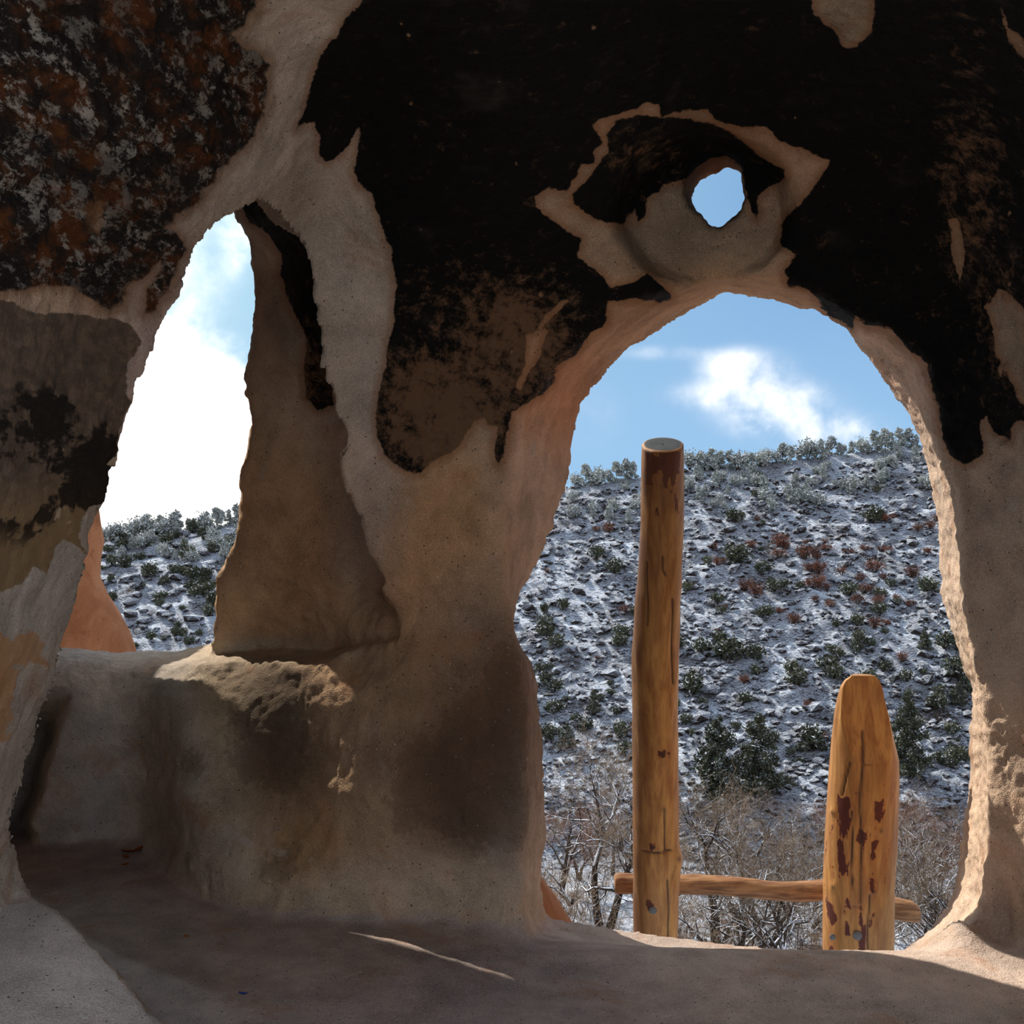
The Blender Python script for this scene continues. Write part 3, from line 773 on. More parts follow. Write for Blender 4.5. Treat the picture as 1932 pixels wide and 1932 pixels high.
# ------------------------------------------------------------------ far country
CREST = np.array([(-900, 1050), (-200, 1040), (190, 1022), (300, 1012), (450, 990), (700, 962), (900, 940), (1080, 920), (1200, 903), (1290, 888), (1400, 878), (1500, 868), (1600, 858), (1730, 842), (1932, 826), (2300, 806), (3000, 790)], dtype=np.float64)
YB, YR, ZB = 97.0, 150.0, -30.0
def terrain(x, y, detail=True):
    x = np.asarray(x, dtype=np.float64); y = np.asarray(y, dtype=np.float64)
    sh = x.shape; x = x.ravel(); y = y.ravel()
    pxr = 966 + F * x / YR
    zc = HC - (np.interp(pxr, CREST[:, 0], CREST[:, 1]) - 966) / F * YR
    t = (y - YB) / (YR - YB)
    tt = np.clip(t, 0, 1)
    z = ZB + (zc - ZB) * (0.90 * tt + 0.10 * tt ** 2)
    z = np.where(t > 1, zc - (t - 1) * 10, z)
    # talus below the cave
    tal = -4.0 - (y - 3.2) * 0.78
    z = np.where(y < 45, np.maximum(tal, ZB), z)
    p = np.stack([x, y, np.zeros_like(x)], 1)
    onhill = sstep(t, -0.02, 0.10) * (1 - sstep(t, 0.90, 1.0) * 0.8)
    q = p.copy(); q[:, 0] = x * 0.8 + y * 0.5; q[:, 1] = y * 0.55
    z = z + onhill * 1.3 * fbm(q, 0.075, 3, 71)
    z = z + (1 - onhill) * (y > 40) * 0.35 * fbm(p, 0.12, 3, 72)
    if detail:
        q2 = np.stack([x * 0.55 + y * 0.25, y * 1.5, np.zeros_like(x)], 1)
        r = 1 - np.abs(vnoise(q2, 0.32, 73)); r2 = 1 - np.abs(vnoise(q2, 0.75, 74)); r3 = 1 - np.abs(vnoise(q2, 1.5, 75))
        z = z + onhill * (0.75 * r + 0.50 * r2 + 0.26 * r3)
        z = z + (y > 40) * 0.06 * vnoise(p, 1.4, 76)
    return z.reshape(sh)

def mat_snow(name, rockc, rock2, lo, hi, nscale, amount):
    """snow lies where the ground is flat enough, stone and brush show on the steep bits"""
    m, t, out = new_mat(name)
    g = t.n('ShaderNodeNewGeometry')
    co = t.n('ShaderNodeTexCoord').outputs['Object']
    a = t.noise(co, nscale, 6, .7); b = t.noise(co, nscale * 4, 5, .65); c0 = t.noise(co, nscale * .22, 4, .6)
    bump = t.n('ShaderNodeBump', i={'Strength': 1.0, 'Distance': 0.35, 'Height': t.math('ADD', a, t.math('MULTIPLY', b, .45))})
    nz = t.n('ShaderNodeSeparateXYZ', i={0: bump.outputs[0]}).outputs[2]
    v = t.math('ADD', nz, t.math('MULTIPLY', t.math('SUBTRACT', c0, .5), .9))
    v = t.math('ADD', v, t.math('MULTIPLY', t.math('SUBTRACT', t.noise(co, nscale * 2.2, 5, .7), .5), .5))
    sm = t.ramp(v, lo, hi, 0, amount)
    rc = t.mix(t.ramp(b, .35, .65), lin(*rockc), lin(*rock2))
    col = t.mix(sm, rc, (0.76, 0.84, 0.97))  # snow tinted blue in place of skylit shade and haze
    p = t.n('ShaderNodeBsdfPrincipled', i={'Base Color': col, 'Roughness': .85, 'Specular IOR Level': .1})
    b2 = t.n('ShaderNodeBump', i={'Strength': .8, 'Distance': .22, 'Height': t.math('ADD', a, t.math('MULTIPLY', b, .5))})
    m.node_tree.links.new(b2.outputs[0], p.inputs['Normal'])
    m.node_tree.links.new(p.outputs[0], out.inputs[0])
    return m
M_HILL = mat_snow('snowy_scree', (80, 68, 62), (40, 37, 38), .755, .815, 1.1, 1.0)
M_VALLEY = mat_snow('snowy_valley_floor', (96, 76, 62), (60, 50, 44), .84, .92, .7, 1.0)

def grid_obj(name, xs, ys, mat, label, cat):
    gx, gy = np.meshgrid(xs, ys, indexing='ij')
    gz = terrain(gx, gy)
    V = np.stack([gx.ravel(), gy.ravel(), gz.ravel()], 1)
    nx, ny = len(xs), len(ys)
    ii = np.arange((nx - 1) * (ny - 1)); r, c = ii // (ny - 1), ii % (ny - 1)
    Q = np.stack([r * ny + c, (r + 1) * ny + c, (r + 1) * ny + c + 1, r * ny + c + 1], 1)
    return tag(mesh_obj(name, V, Q, mat), label, cat, kind='structure')
grid_obj('hillside', np.arange(-105, 105, 0.29), np.concatenate([np.arange(92, 156, 0.29), np.arange(156, 200, 3.0)]), M_HILL,
         'steep rocky canyon side dusted with snow, rising to a wooded ridge', 'hillside')
grid_obj('valley_ground', np.arange(-110, 110, 0.9), np.arange(3.6, 92.5, 0.8), M_VALLEY, 'snow-patched brown valley floor under the bare trees', 'ground')

def nrm(v):
    return v / (np.linalg.norm(v, axis=-1, keepdims=True) + 1e-9)
def tubes(segs, sides):
    """segs: (n,8) p0 p1 r0 r1 -> V, Q"""
    A = np.array(segs, dtype=np.float32)
    p0, p1, r0, r1 = A[:, :3], A[:, 3:6], A[:, 6], A[:, 7]
    d = nrm(p1 - p0)
    up = np.where(np.abs(d[:, 2:3]) > 0.9, np.array([[1, 0, 0]]), np.array([[0, 0, 1]])).astype(np.float32)
    u = nrm(np.cross(d, up)); v = np.cross(d, u)
    V = []
    for k in range(sides):
        a = 2 * math.pi * k / sides
        o = u * math.cos(a) + v * math.sin(a)
        V.append(p0 + o * r0[:, None]); V.append(p1 + o * r1[:, None])
    V = np.stack(V, 1)                      # n, 2*sides, 3
    n = len(A); base = (np.arange(n) * 2 * sides)[:, None]
    Q = []
    for k in range(sides):
        k2 = (k + 1) % sides
        Q.append(np.concatenate([base + 2 * k, base + 2 * k2, base + 2 * k2 + 1, base + 2 * k + 1], 1))
    return V.reshape(-1, 3), np.concatenate(Q)

def mat_wood_snow(name, c1, c2, lo=.55, hi=.8, amt=.85, patch=.5):
    m, t, out = new_mat(name)
    g = t.n('ShaderNodeNewGeometry'); co = t.n('ShaderNodeTexCoord').outputs['Object']
    nz = t.n('ShaderNodeSeparateXYZ', i={0: g.outputs['Normal']}).outputs[2]
    a = t.noise(co, 1.6, 4, .6); b = t.noise(co, 9, 3, .6)
    oi = t.n('ShaderNodeObjectInfo').outputs['Random']
    c = t.mix(t.ramp(b, .35, .65), lin(*c1), lin(*c2))
    c = t.mix(t.math('MULTIPLY', oi, .35), c, lin(*[min(255, v * 1.35) for v in c1]))
    s_ = t.math('MULTIPLY', t.ramp(nz, lo, hi, 0, amt), t.ramp(a, patch - .08, patch + .05))
    c = t.mix(s_, c, (0.80, 0.84, 0.92))
    finish(m, t, out, c, .9, None, spec=.1)
    return m
M_BARK = mat_wood_snow('cottonwood_bark', (70, 58, 50), (44, 36, 32), .30, .65, 1.0, .44)
M_TWIG = mat_wood_snow('bare_twigs', (126, 108, 90), (80, 68, 58), .35, .7, .6, .60)
M_TWIGR = mat_wood_snow('reddish_twigs', (128, 90, 74), (88, 62, 50), .45, .8, .4, .60)
M_NEEDLE = mat_wood_snow('pine_needles', (88, 90, 70), (52, 56, 46), .5, .85, .9, .52)
M_FROST = mat_wood_snow('frosted_needles', (150, 150, 138), (104, 108, 98), .0, .7, .9, .42)
M_SCRUB = mat_wood_snow('dry_scrub', (134, 88, 70), (86, 58, 48), .5, .9, .5, .56)

rng = np.random.RandomState(5)
def bare_tree_proto(seed, h=12.0, lean=0.0, fork=2):
    r = np.random.RandomState(seed)
    big, mids, tw = [], [], []
    def grow(p, d, L, rad, lev):
        n = [7, 6, 5, 3, 2][lev]
        bins = [big, big, mids, tw, tw][lev]
        kids = [7, 6, 6, 3, 0][lev]
        pts = [p]; q = p.copy(); dd = d.copy(); rr = rad
        wob = [.13, .26, .32, .35, .4][lev]
        for k in range(n):
            dd = nrm(dd + r.normal(0, wob, 3) + np.array([0, 0, .05 if lev < 3 else .12]))
            q2 = q + dd * L / n
            r2 = rad * (1 - 0.75 * (k + 1) / n)
            bins.append([*q, *q2, rr, max(r2, .008)])
            rr = max(r2, .008); q = q2; pts.append(q)
        if lev < 4:
            for k in range(kids):
                f = r.uniform(.40 if lev == 0 else .22, 1.0) * n
                i = min(int(f), n - 1); pp = pts[i] + (pts[i + 1] - pts[i]) * (f - i)
                az = r.uniform(0, 2 * math.pi)
                perp = nrm(np.cross(dd, np.array([math.cos(az), math.sin(az), .3])))
                sp = [1.0, .9, .9, .9][lev]
                nd = nrm(dd * .55 + perp * sp + np.array([0, 0, .25]))
                grow(pp, nd, L * r.uniform(.42, .68) * (1.0 if lev else .95), max(rad * (1 - .7 * f / n) * .6, .012), lev + 1)
    for k in range(fork):
        a = r.uniform(0, 6.28)
        grow(np.array([0.15 * math.cos(a) * (fork > 1), 0.15 * math.sin(a) * (fork > 1), -0.3]), nrm(np.array([lean + .28 * math.cos(a) * (fork > 1), .28 * math.sin(a) * (fork > 1), 1.0])), h * .66, .42 * h / 12 / (fork ** .5), 0)
    return big, mids, tw

protos_hidden = []
def make_tree(kind, seed, h, lean, fork, twigmat, label):
    big, mids, tw = bare_tree_proto(seed, h, lean, fork)
    root = empty(kind); tag(root, label, 'tree')
    V, Q = tubes(big, 6); a = mesh_obj('trunk', V, Q, M_BARK, root)
    V, Q = tubes(mids, 4); b = mesh_obj('branches', V, Q, M_BARK, root); b['kind'] = 'stuff'
    V, Q = tubes(tw, 3); c = mesh_obj('twigs', V, Q, twigmat, root); c['kind'] = 'stuff'
    return root, [a, b, c]

def needles_mesh(centers, size, r, per=3, elong=1.6):
    n = len(centers)
    V = []; Fq = []
    c = np.repeat(centers, per, 0)
    d = nrm(r.normal(0, 1, (n * per, 3)) + np.array([0, 0, .25])); e = nrm(np.cross(d, r.normal(0, 1, (n * per, 3))))
    s_ = (size * r.uniform(.6, 1.3, n * per))[:, None]
    a = c - e * s_ * .5; b = c + e * s_ * .5; tip = c + d * s_ * elong; tl = c - d * s_ * .5
    V = np.stack([a, tl, b, tip], 1).reshape(-1, 3)
    Q = np.arange(n * per * 4).reshape(-1, 4)
    return V, Q
def make_conifer(seed, h, rad, mat, kind, label, ntuft=900, bole=0.12, size=.17):
    r = np.random.RandomState(seed)
    root = empty(kind); tag(root, label, 'tree')
    segs = [[0, 0, -.4, 0, 0, h * .55, .03 * h * .5, .018 * h * .5], [0, 0, h * .55, 0, 0, h * .97, .018 * h * .5, .01]]
    cs = []
    nb = int(h * 9)
    for k in range(nb):
        f = r.uniform(bole, 1) ** 0.9; z = h * f
        L = rad * (1 - f) ** .62 * r.uniform(.5, 1.15) + .10
        a = r.uniform(0, 6.28)
        d = np.array([math.cos(a), math.sin(a), r.uniform(-.15, .35)])
        p0 = np.array([0, 0, z]); p1 = p0 + d * L
        segs.append([*p0, *p1, .035, .008])
        m = max(3, int(ntuft / nb * (L / rad + .25) * 1.4))
        f2 = r.uniform(.25, 1.05, m)[:, None]
        cs.append(p0 + (p1 - p0) * f2 + r.normal(0, .10 + .05 * L, (m, 3)))
    V, Q = tubes(segs, 5); a = mesh_obj('trunk', V, Q, M_BARK, root)
    V, Q = needles_mesh(np.concatenate(cs), size, r, 4); b = mesh_obj('foliage', V, Q, mat, root, smooth=False); b['kind'] = 'stuff'
    return root, [a, b]
def make_bush(seed, h, rad, mat, kind, label, n=420, size=.12, cat='bush', twiggy=False):
    r = np.random.RandomState(seed)
    root = empty(kind); tag(root, label, cat)
    segs = []; cs = []
    for k in range(9):
        a = r.uniform(0, 6.28); e = r.uniform(.1, 1.0)
        d = np.array([math.cos(a) * rad * e, math.sin(a) * rad * e, h * r.uniform(.55, .9)])
        segs.append([0, 0, -.25, *(d * .5), .06, .04]); segs.append([*(d * .5), *d, .04, .012])
        m = n // 9
        cs.append(d * .82 + r.normal(0, 1, (m, 3)) * np.array([rad * .26, rad * .26, h * .17]))
        if twiggy:
            for j in range(16):
                dd = d * r.uniform(.3, .9); segs.append([*dd, *(dd + r.normal(0, .35, 3) * rad * .7 + np.array([0, 0, .25 * h])), .018, .006])
    V, Q = tubes(segs, 4); a = mesh_obj('stem', V, Q, M_BARK, root)
    c = np.concatenate(cs); c[:, 2] = np.maximum(c[:, 2], .05)
    V, Q = needles_mesh(c, size, r, 3); b = mesh_obj('foliage', V, Q, mat, root, smooth=False); b['kind'] = 'stuff'
    return root, [a, b]

def ground_at(px, y):
    x = (px - 966) / F * y
    return x, float(terrain(np.array([x]), np.array([y]))[0])
def drop(proto, loc, rz, sc, used):
    root, kids = proto
    if not used.get(root.name):
        used[root.name] = 1
        root.location = loc; root.rotation_euler = (0, 0, rz); root.scale = sc
        return root
    return copy_tree(root, kids, loc, rz, sc)
USED = {}

# -- cottonwoods on the valley floor
G_CW = 'bare cottonwoods filling the valley floor'
L_CW = 'leafless snow-flecked cottonwood among many on the valley floor beyond the doorway'
cw = [make_tree('bare_tree', 100 + k, 12, [0, .12, -.1, .05, 0, .15][k], [2, 1, 2, 2, 1, 2][k], [M_TWIG, M_TWIG, M_TWIG, M_TWIGR, M_TWIG, M_TWIG][k], L_CW) for k in range(6)]
named = [  # px, y, top py, proto, label
 (1142, 80, 1425, 0, 'tallest bare cottonwood, just left of the tall ladder pole, crown spread wide'),
 (1350, 76, 1500, 1, 'bare cottonwood with dark upright trunk right beside the tall pole, over the rung'),
 (1452, 74, 1478, 2, 'pale-twigged cottonwood midway between the two ladder poles'),
 (1530, 82, 1475, 5, 'bare cottonwood immediately left of the short ladder pole'),
 (1730, 84, 1492, 3, 'reddish-twigged bare tree just right of the short ladder pole'),
 (1812, 70, 1560, 5, 'bare tree with snow-lined limb against the right door jamb'),
 (1060, 88, 1500, 3, 'rusty-tinged bare tree hard against the left door jamb'),
]
def put_cw(px, y, top, pi, label=None, group=None):
    x, z = ground_at(px, y)
    zt = HC - (top - 966) / F * y
    sc = (zt - z) / 11.0
    o = drop(cw[pi], (x, y, z), rng.uniform(0, 6.28), (sc * 1.0, sc * 1.0, sc), USED)
    o['label'] = label or L_CW
    if group: o['group'] = group
    elif 'group' in o: del o['group']
    return o
for n_ in named: put_cw(*n_)
ORD = ['first', 'second', 'third', 'fourth', 'fifth', 'sixth', 'seventh', 'eighth', 'ninth', 'tenth', 'eleventh', 'twelfth', 'thirteenth', 'fourteenth', 'fifteenth', 'sixteenth', 'seventeenth',
       'eighteenth', 'nineteenth', 'twentieth', 'twenty-first', 'twenty-second', 'twenty-third', 'twenty-fourth', 'twenty-fifth', 'twenty-sixth', 'twenty-seventh', 'twenty-eighth', 'twenty-ninth', 'thirtieth']
for row, (n_, ya, yb_, ta, tb) in {'front': (5, 60, 64, 1600, 1690), 'middle': (6, 68, 73, 1540, 1610), 'back': (8, 88, 95, 1495, 1540)}.items():
    for k in range(n_):
        px = 1020 + (k + .5 + rng.uniform(-.3, .3)) * 830 / n_
        put_cw(px, rng.uniform(ya, yb_), rng.uniform(ta, tb), rng.randint(6), 'bare cottonwood, %s from the left in the %s row on the valley floor' % (ORD[k], row), '%s row of bare cottonwoods' % row)
# saplings and brush
L_SP = 'thin bare sapling in the undergrowth beneath the cottonwoods'
def area(px, py=1600):
    if px < 600: return 'seen through the tall window'
    if px < 1240: return 'left of the tall pole'
    if px < 1565: return 'between the two poles'
    return 'above the short pole' if px < 1690 and py < 1280 else ('behind the short pole' if px < 1690 else 'right of the short pole')
def height(py):
    return 'near the top of the slope' if py < 1010 else ('halfway up the slope' if py < 1240 else 'low on the slope')
sap = []
for k in range(3):
    r = np.random.RandomState(300 + k); segs = []
    for j in range(14):
        a = r.uniform(0, 6.28); p = np.array([r.normal(0, .5), r.normal(0, .5), -.2]); d = nrm(np.array([.3 * math.cos(a), .3 * math.sin(a), 1]))
        for q in range(5):
            d = nrm(d + r.normal(0, .16, 3)); p2 = p + d * .75; segs.append([*p, *p2, .03 - .005 * q, .025 - .005 * q]); p = p2
            for s2 in range(2):
                d2 = nrm(d + r.normal(0, .7, 3)); segs.append([*p, *(p + d2 * .6), .012, .005])
    root = empty('sapling'); tag(root, L_SP, 'shrub', 'saplings under the bare cottonwoods')
    V, Q = tubes(segs, 3); sap.append((root, [mesh_obj('stems', V, Q, [M_TWIG, M_TWIGR, M_BARK][k], root)])); sap[-1][1][0]['kind'] = 'stuff'
for k in range(44):
    px = rng.uniform(1000, 1860); y = rng.uniform(52, 86)
    x, z = ground_at(px, y); s_ = rng.uniform(.6, 1.25)
    o = drop(sap[rng.randint(3)], (x, y, z), rng.uniform(0, 6.28), (s_ * 1.2, s_ * 1.2, s_), USED)
    o['label'] = 'thin bare sapling in the undergrowth ' + area(px); o['group'] = 'saplings ' + area(px)

# -- conifers at the foot of the slope
con = [make_conifer(400 + k, 8.0, 2.9, M_NEEDLE, 'pine_tree', '', 7000, .05, .14) for k in range(3)]
for (px, y, base, top, k, lab, wd) in [
    (1356, 101, 1530, 1358, 0, 'dark green pine right of the tall pole, left one of the close pair', 1.0),
    (1432, 102, 1520, 1352, 1, 'dark green pine, right one of the close pair between the two poles', 1.0),
    (1712, 104, 1490, 1318, 2, 'tall dark pine touching the right edge of the short ladder pole', .8),
    (1575, 106, 1490, 1400, 0, 'low dark pine half hidden behind the short pole on its left side', 1.2),
    (1808, 112, 1440, 1350, 1, 'small pine on the slope beside the right door jamb', .9),
    (1745, 118, 1400, 1335, 2, 'little pine up-slope right of the short pole', 1.0),
    (1070, 108, 1440, 1385, 1, 'small pine on the lower slope near the left door jamb', 1.2),
    (1120, 112, 1420, 1350, 2, 'narrow dark pine on the slope left of the tall pole', .9)]:
    x, z = ground_at(px, y); zt = HC - (top - 966) / F * y; s_ = max(.3, (zt - z) / 8.0)
    o = drop(con[k], (x, y, z), rng.uniform(0, 6.28), (s_ * wd, s_ * wd, s_), USED)
    o['label'] = lab

# -- junipers and bushes up the slope
bush_g = [make_bush(500 + k, 1.6, 1.1, M_NEEDLE, 'juniper_bush', 'dark green juniper bush dotting the snowy slope', 460, .15) for k in range(3)]
bush_r = [make_bush(520 + k, 1.2, 1.0, M_SCRUB, 'scrub_oak', 'rusty-brown leafless scrub clump on the snowy slope', 260, .08, 'shrub', True) for k in range(2)]
ridge = [make_conifer(540 + k, 3.2, 1.15, M_FROST, 'ridge_tree', 'frosted pinyon tree on the skyline ridge', 560, .02) for k in range(3)] + \
        [make_bush(560 + k, 2.4, 1.5, M_FROST, 'ridge_tree', 'frosted pinyon tree on the skyline ridge', 700, .16, 'tree') for k in range(2)]
def slope_y(px, py):
    """depth on the slope that shows at pixel (px, py)"""
    ys = np.linspace(YB, YR + 2, 120); xs = (px - 966) / F * ys
    zz = terrain(xs, ys, False); pp = 966 - (zz - HC) / ys * F
    k = np.argmax(pp < py)
    return ys[k] if pp.min() < py else YR
def lab_where(px, py):
    v = 'high on' if py < 1010 else ('midway up' if py < 1230 else 'low on')
    return v
def put_bush(px, py, proto, sc, label, group=None):
    y = slope_y(px, py); x, z = ground_at(px, y)
    o = drop(proto, (x, y, z - .1), rng.uniform(0, 6.28), (sc, sc, sc * rng.uniform(.85, 1.15)), USED)
    o['label'] = label
    if group: o['group'] = group
    return o
named_g = [(1390, 1088, 1.4, 'dark juniper bush in open snow halfway up, right of the tall pole'), (1440, 1098, 1.0, 'dark juniper beside rusty scrub at mid slope'), (1160, 1100, 1.2, 'juniper on the mid slope close left of the tall pole'),
    (1372, 1265, 1.6, 'broad dark juniper low on the slope between the poles'), (1325, 1255, 1.1, 'juniper just right of the tall pole, lower slope'), (1310, 1330, 1.3, 'juniper clump touching the tall pole low on its right side'),
    (1510, 1320, 1.1, 'juniper on the lower slope left of the short pole top'), (1780, 1250, 1.2, 'juniper right of the short pole, mid slope'), (1800, 1300, 1.3, 'juniper beside the right jamb, lower slope'),
    (1750, 1140, 1.0, 'dark bush beside the right jamb, mid slope'), (1260, 1400, 1.3, 'dark bush'), (1535, 1430, 1.3, 'spreading juniper left of the short pole, foot of the slope'), (1650, 1003, 1.3, 'lone dark juniper high right on the slope')]
for (px, py, sc, lab) in named_g:
    if 1195 < px < 1285: continue
    put_bush(px, py, bush_g[rng.randint(3)], sc, lab)
L_G, L_R, L_T = 'dark green juniper bush dotting the snowy slope', 'rusty-brown leafless scrub clump on the snowy slope', 'frosted pinyon tree on the skyline ridge'
for k in range(210):
    if k % 3 == 0: px, py = rng.uniform(180, 460), rng.uniform(1010, 1240)
    else: px, py = rng.uniform(960, 1850), 900 + 580 * rng.uniform(0, 1) ** .6
    put_bush(px, py, bush_g[rng.randint(3)], rng.uniform(.35, 1.0), 'green juniper bush %s, %s' % (height(py), area(px, py)), 'junipers %s, %s' % (height(py), area(px, py)))
for k in range(70):
    px, py = (rng.normal(1600, 110), rng.normal(1090, 50)) if k % 3 else (rng.uniform(1000, 1840), rng.uniform(1000, 1470))
    put_bush(px, py, bush_r[rng.randint(2)], rng.uniform(.5, 1.1), 'rusty-brown leafless scrub %s, %s' % (height(py), area(px, py)), 'scrub %s, %s' % (height(py), area(px, py)))
for (px, py, sc) in ((1475, 1045, 1.5), (1520, 1075, 1.4), (1405, 1127, 1.2), (1425, 1150, 1.2), (1545, 1125, 1.3), (1650, 1095, 1.3)):
    put_bush(px, py, bush_r[rng.randint(2)], sc, 'rusty-brown leafless scrub %s, %s' % (height(py), area(px, py)), 'scrub %s, %s' % (height(py), area(px, py)))
def put_ridge(px, dy_, s_, label, group):
    y = YR + dy_; x, z = ground_at(px, y)
    o = drop(ridge[rng.randint(5)], (x, y, z - .15), rng.uniform(0, 6.28), (s_, s_, s_), USED)
    o['label'] = label; o['group'] = group
for (a_, b_, n_, where) in ((192, 452, 20, 'inside the tall window'), (1078, 1203, 8, 'between left jamb and tall pole'), (1296, 1735, 30, 'right of the tall pole')):
    for k in range(n_):
        put_ridge(a_ + (k + .5 + rng.uniform(-.25, .25)) * (b_ - a_) / n_, rng.uniform(-.8, .8), rng.uniform(.55, 1.1), 'frosted skyline tree, %s from the left %s' % (ORD[k], where), 'skyline trees ' + where)
for k in range(100):
    px = rng.uniform(170, 460) if k % 3 == 0 else rng.uniform(1060, 1760)
    put_ridge(px, -rng.uniform(2, 10), rng.uniform(.4, .8), 'small frosted tree just below the ridge, ' + area(px), 'frosted trees below the ridge, ' + area(px))

# -- boulders
import bmesh
def rock_mesh(seed, sub=1):
    bm = bmesh.new(); bmesh.ops.create_icosphere(bm, subdivisions=sub, radius=1.0)
    V = np.array([v.co[:] for v in bm.verts], dtype=np.float32)
    r = np.random.RandomState(seed)
    for k in range(9):
        n = nrm(r.normal(0, 1, 3)); dcut = r.uniform(.55, .85)
        d = V @ n; V = V - np.outer(np.maximum(d - dcut, 0), n)
    V *= np.array([1.2, .9, .62]); V += .06 * r.normal(0, 1, V.shape)
    Q = np.array([[v.index for v in f.verts] for f in bm.faces]); bm.free()
    return V.astype(np.float32), Q
M_ROCK = mat_snow('snow_capped_stone', (78, 66, 60), (44, 40, 40), .62, .80, 2.0, 1.0)
rk = []
for k in range(5):
    V, Q = rock_mesh(600 + k); rk.append(mesh_obj('boulder', V, Q, M_ROCK, smooth=False, link=False))
def hill_spot():
    if rng.uniform() < .25: px, py = rng.uniform(180, 460), rng.uniform(1015, 1245)
    else: px, py = rng.uniform(965, 1850), rng.uniform(880, 1500)
    y = float(slope_y(px, py)) + rng.uniform(-.5, .5)
    return px, py, y
for k in range(300):
    px, py, y = hill_spot(); x, z = ground_at(px, y)
    o = rk[k % 5] if k < 5 else rk[k % 5].copy()
    COL.objects.link(o)
    s_ = rng.uniform(.42, 1.15)
    o.location = (x, y, z + .1 * s_); o.rotation_euler = (rng.uniform(-.3, .3), rng.uniform(-.3, .3), rng.uniform(0, 6.28)); o.scale = (s_ * 1.1, s_, s_)
    tag(o, 'snow-capped dark boulder %s, %s' % (height(py), area(px, py)), 'boulder', 'boulders %s, %s' % (height(py), area(px, py)))
n = 8000
pxs = np.where(rng.uniform(size=n) < .4, rng.uniform(-100, 2200, n), rng.uniform(965, 1850, n))
ts = rng.uniform(0, 1, n) ** 1.15; ys_ = YB - 2 + ts * (YR - YB)
xs_ = (pxs - 966) / F * ys_; zs_ = terrain(xs_, ys_)
RV, RQ = [], []; off = 0
base_meshes = [rock_mesh(650 + k, 1) for k in range(6)]
for k in range(n):
    V, Q = base_meshes[k % 6]
    s_ = rng.uniform(.42, .95) ** 2 * .75; a = rng.uniform(0, 6.28)
    R = np.array([[math.cos(a), -math.sin(a), 0], [math.sin(a), math.cos(a), 0], [0, 0, 1]])
    RV.append((V * s_) @ R.T + np.array([xs_[k], ys_[k], zs_[k] + .03])); RQ.append(Q + off); off += len(V)
tag(mesh_obj('scree', np.concatenate(RV), np.concatenate(RQ), M_ROCK, smooth=False), 'loose snow-dusted scree strewn over the hillside', 'scree', kind='stuff')

# ------------------------------------------------------------------ the ladder
def mat_pole():
    m, t, out = new_mat('peeled_pine_pole')
    co = t.n('ShaderNodeTexCoord').outputs['Object']
    st = t.n('ShaderNodeMapping', i={'Scale': (1, 1, .09)}); t.t.links.new(co, st.inputs['Vector'])
    gr = t.noise(st.outputs[0], 55, 6, .6, .4); g2_ = t.noise(st.outputs[0], 160, 4, .6); bl = t.noise(co, 7, 5, .6); fn_ = t.noise(co, 60, 5, .65)
    c = t.mix(t.ramp(gr, .3, .7), lin(190, 138, 74), lin(144, 92, 44))
    c = t.mix(t.ramp(g2_, .55, .75, 0, .5), c, lin(132, 80, 38))
    c = t.mix(t.ramp(bl, .5, .75, 0, .55), c, lin(150, 104, 62))
    bk = t.n('ShaderNodeAttribute', attribute_name='bark').outputs['Fac']
    st2 = t.n('ShaderNodeMapping', i={'Scale': (1, 1, .28)}); t.t.links.new(co, st2.inputs['Vector'])
    bn = t.noise(st2.outputs[0], 48, 5, .62); 
    bk = t.math('ADD', t.math('ADD', bk, 0.6), t.math('ADD', t.math('MULTIPLY', t.math('SUBTRACT', bn, .5), 30), t.math('MULTIPLY', t.math('SUBTRACT', fn_, .5), 12)))
    c = t.mix(t.ramp(bk, -6, 0, 0, .35), c, lin(176, 104, 50))
    c = t.mix(t.ramp(bk, -1.2, 1.2), c, t.mix(fn_, lin(92, 34, 14), lin(70, 26, 14)))
    ck = t.n('ShaderNodeAttribute', attribute_name='crack').outputs['Fac']
    c = t.mix(ck, c, lin(40, 26, 18))
    wt = t.n('ShaderNodeAttribute', attribute_name='grey').outputs['Fac']
    c = t.mix(wt, c, t.mix(gr, lin(42, 39, 36), lin(24, 22, 21)))
    dk = t.n('ShaderNodeAttribute', attribute_name='shade_stain').outputs['Fac']
    c = t.mix(t.math('MULTIPLY', dk, t.ramp(bl, .3, .6, .5, 1.0)), c, lin(92, 58, 34))  # painted shade on the tall pole, dark patches on the short one
    finish(m, t, out, c, .62, t.math('ADD', gr, t.math('MULTIPLY', fn_, .4)), .35, .004, .35)
    return m
M_POLE = mat_pole()
M_STEEL = new_mat('weathered_steel'); finish(M_STEEL[0], M_STEEL[1], M_STEEL[2], (.13, .12, .115), .7, spec=.4, metal=.2); M_STEEL = M_STEEL[0]

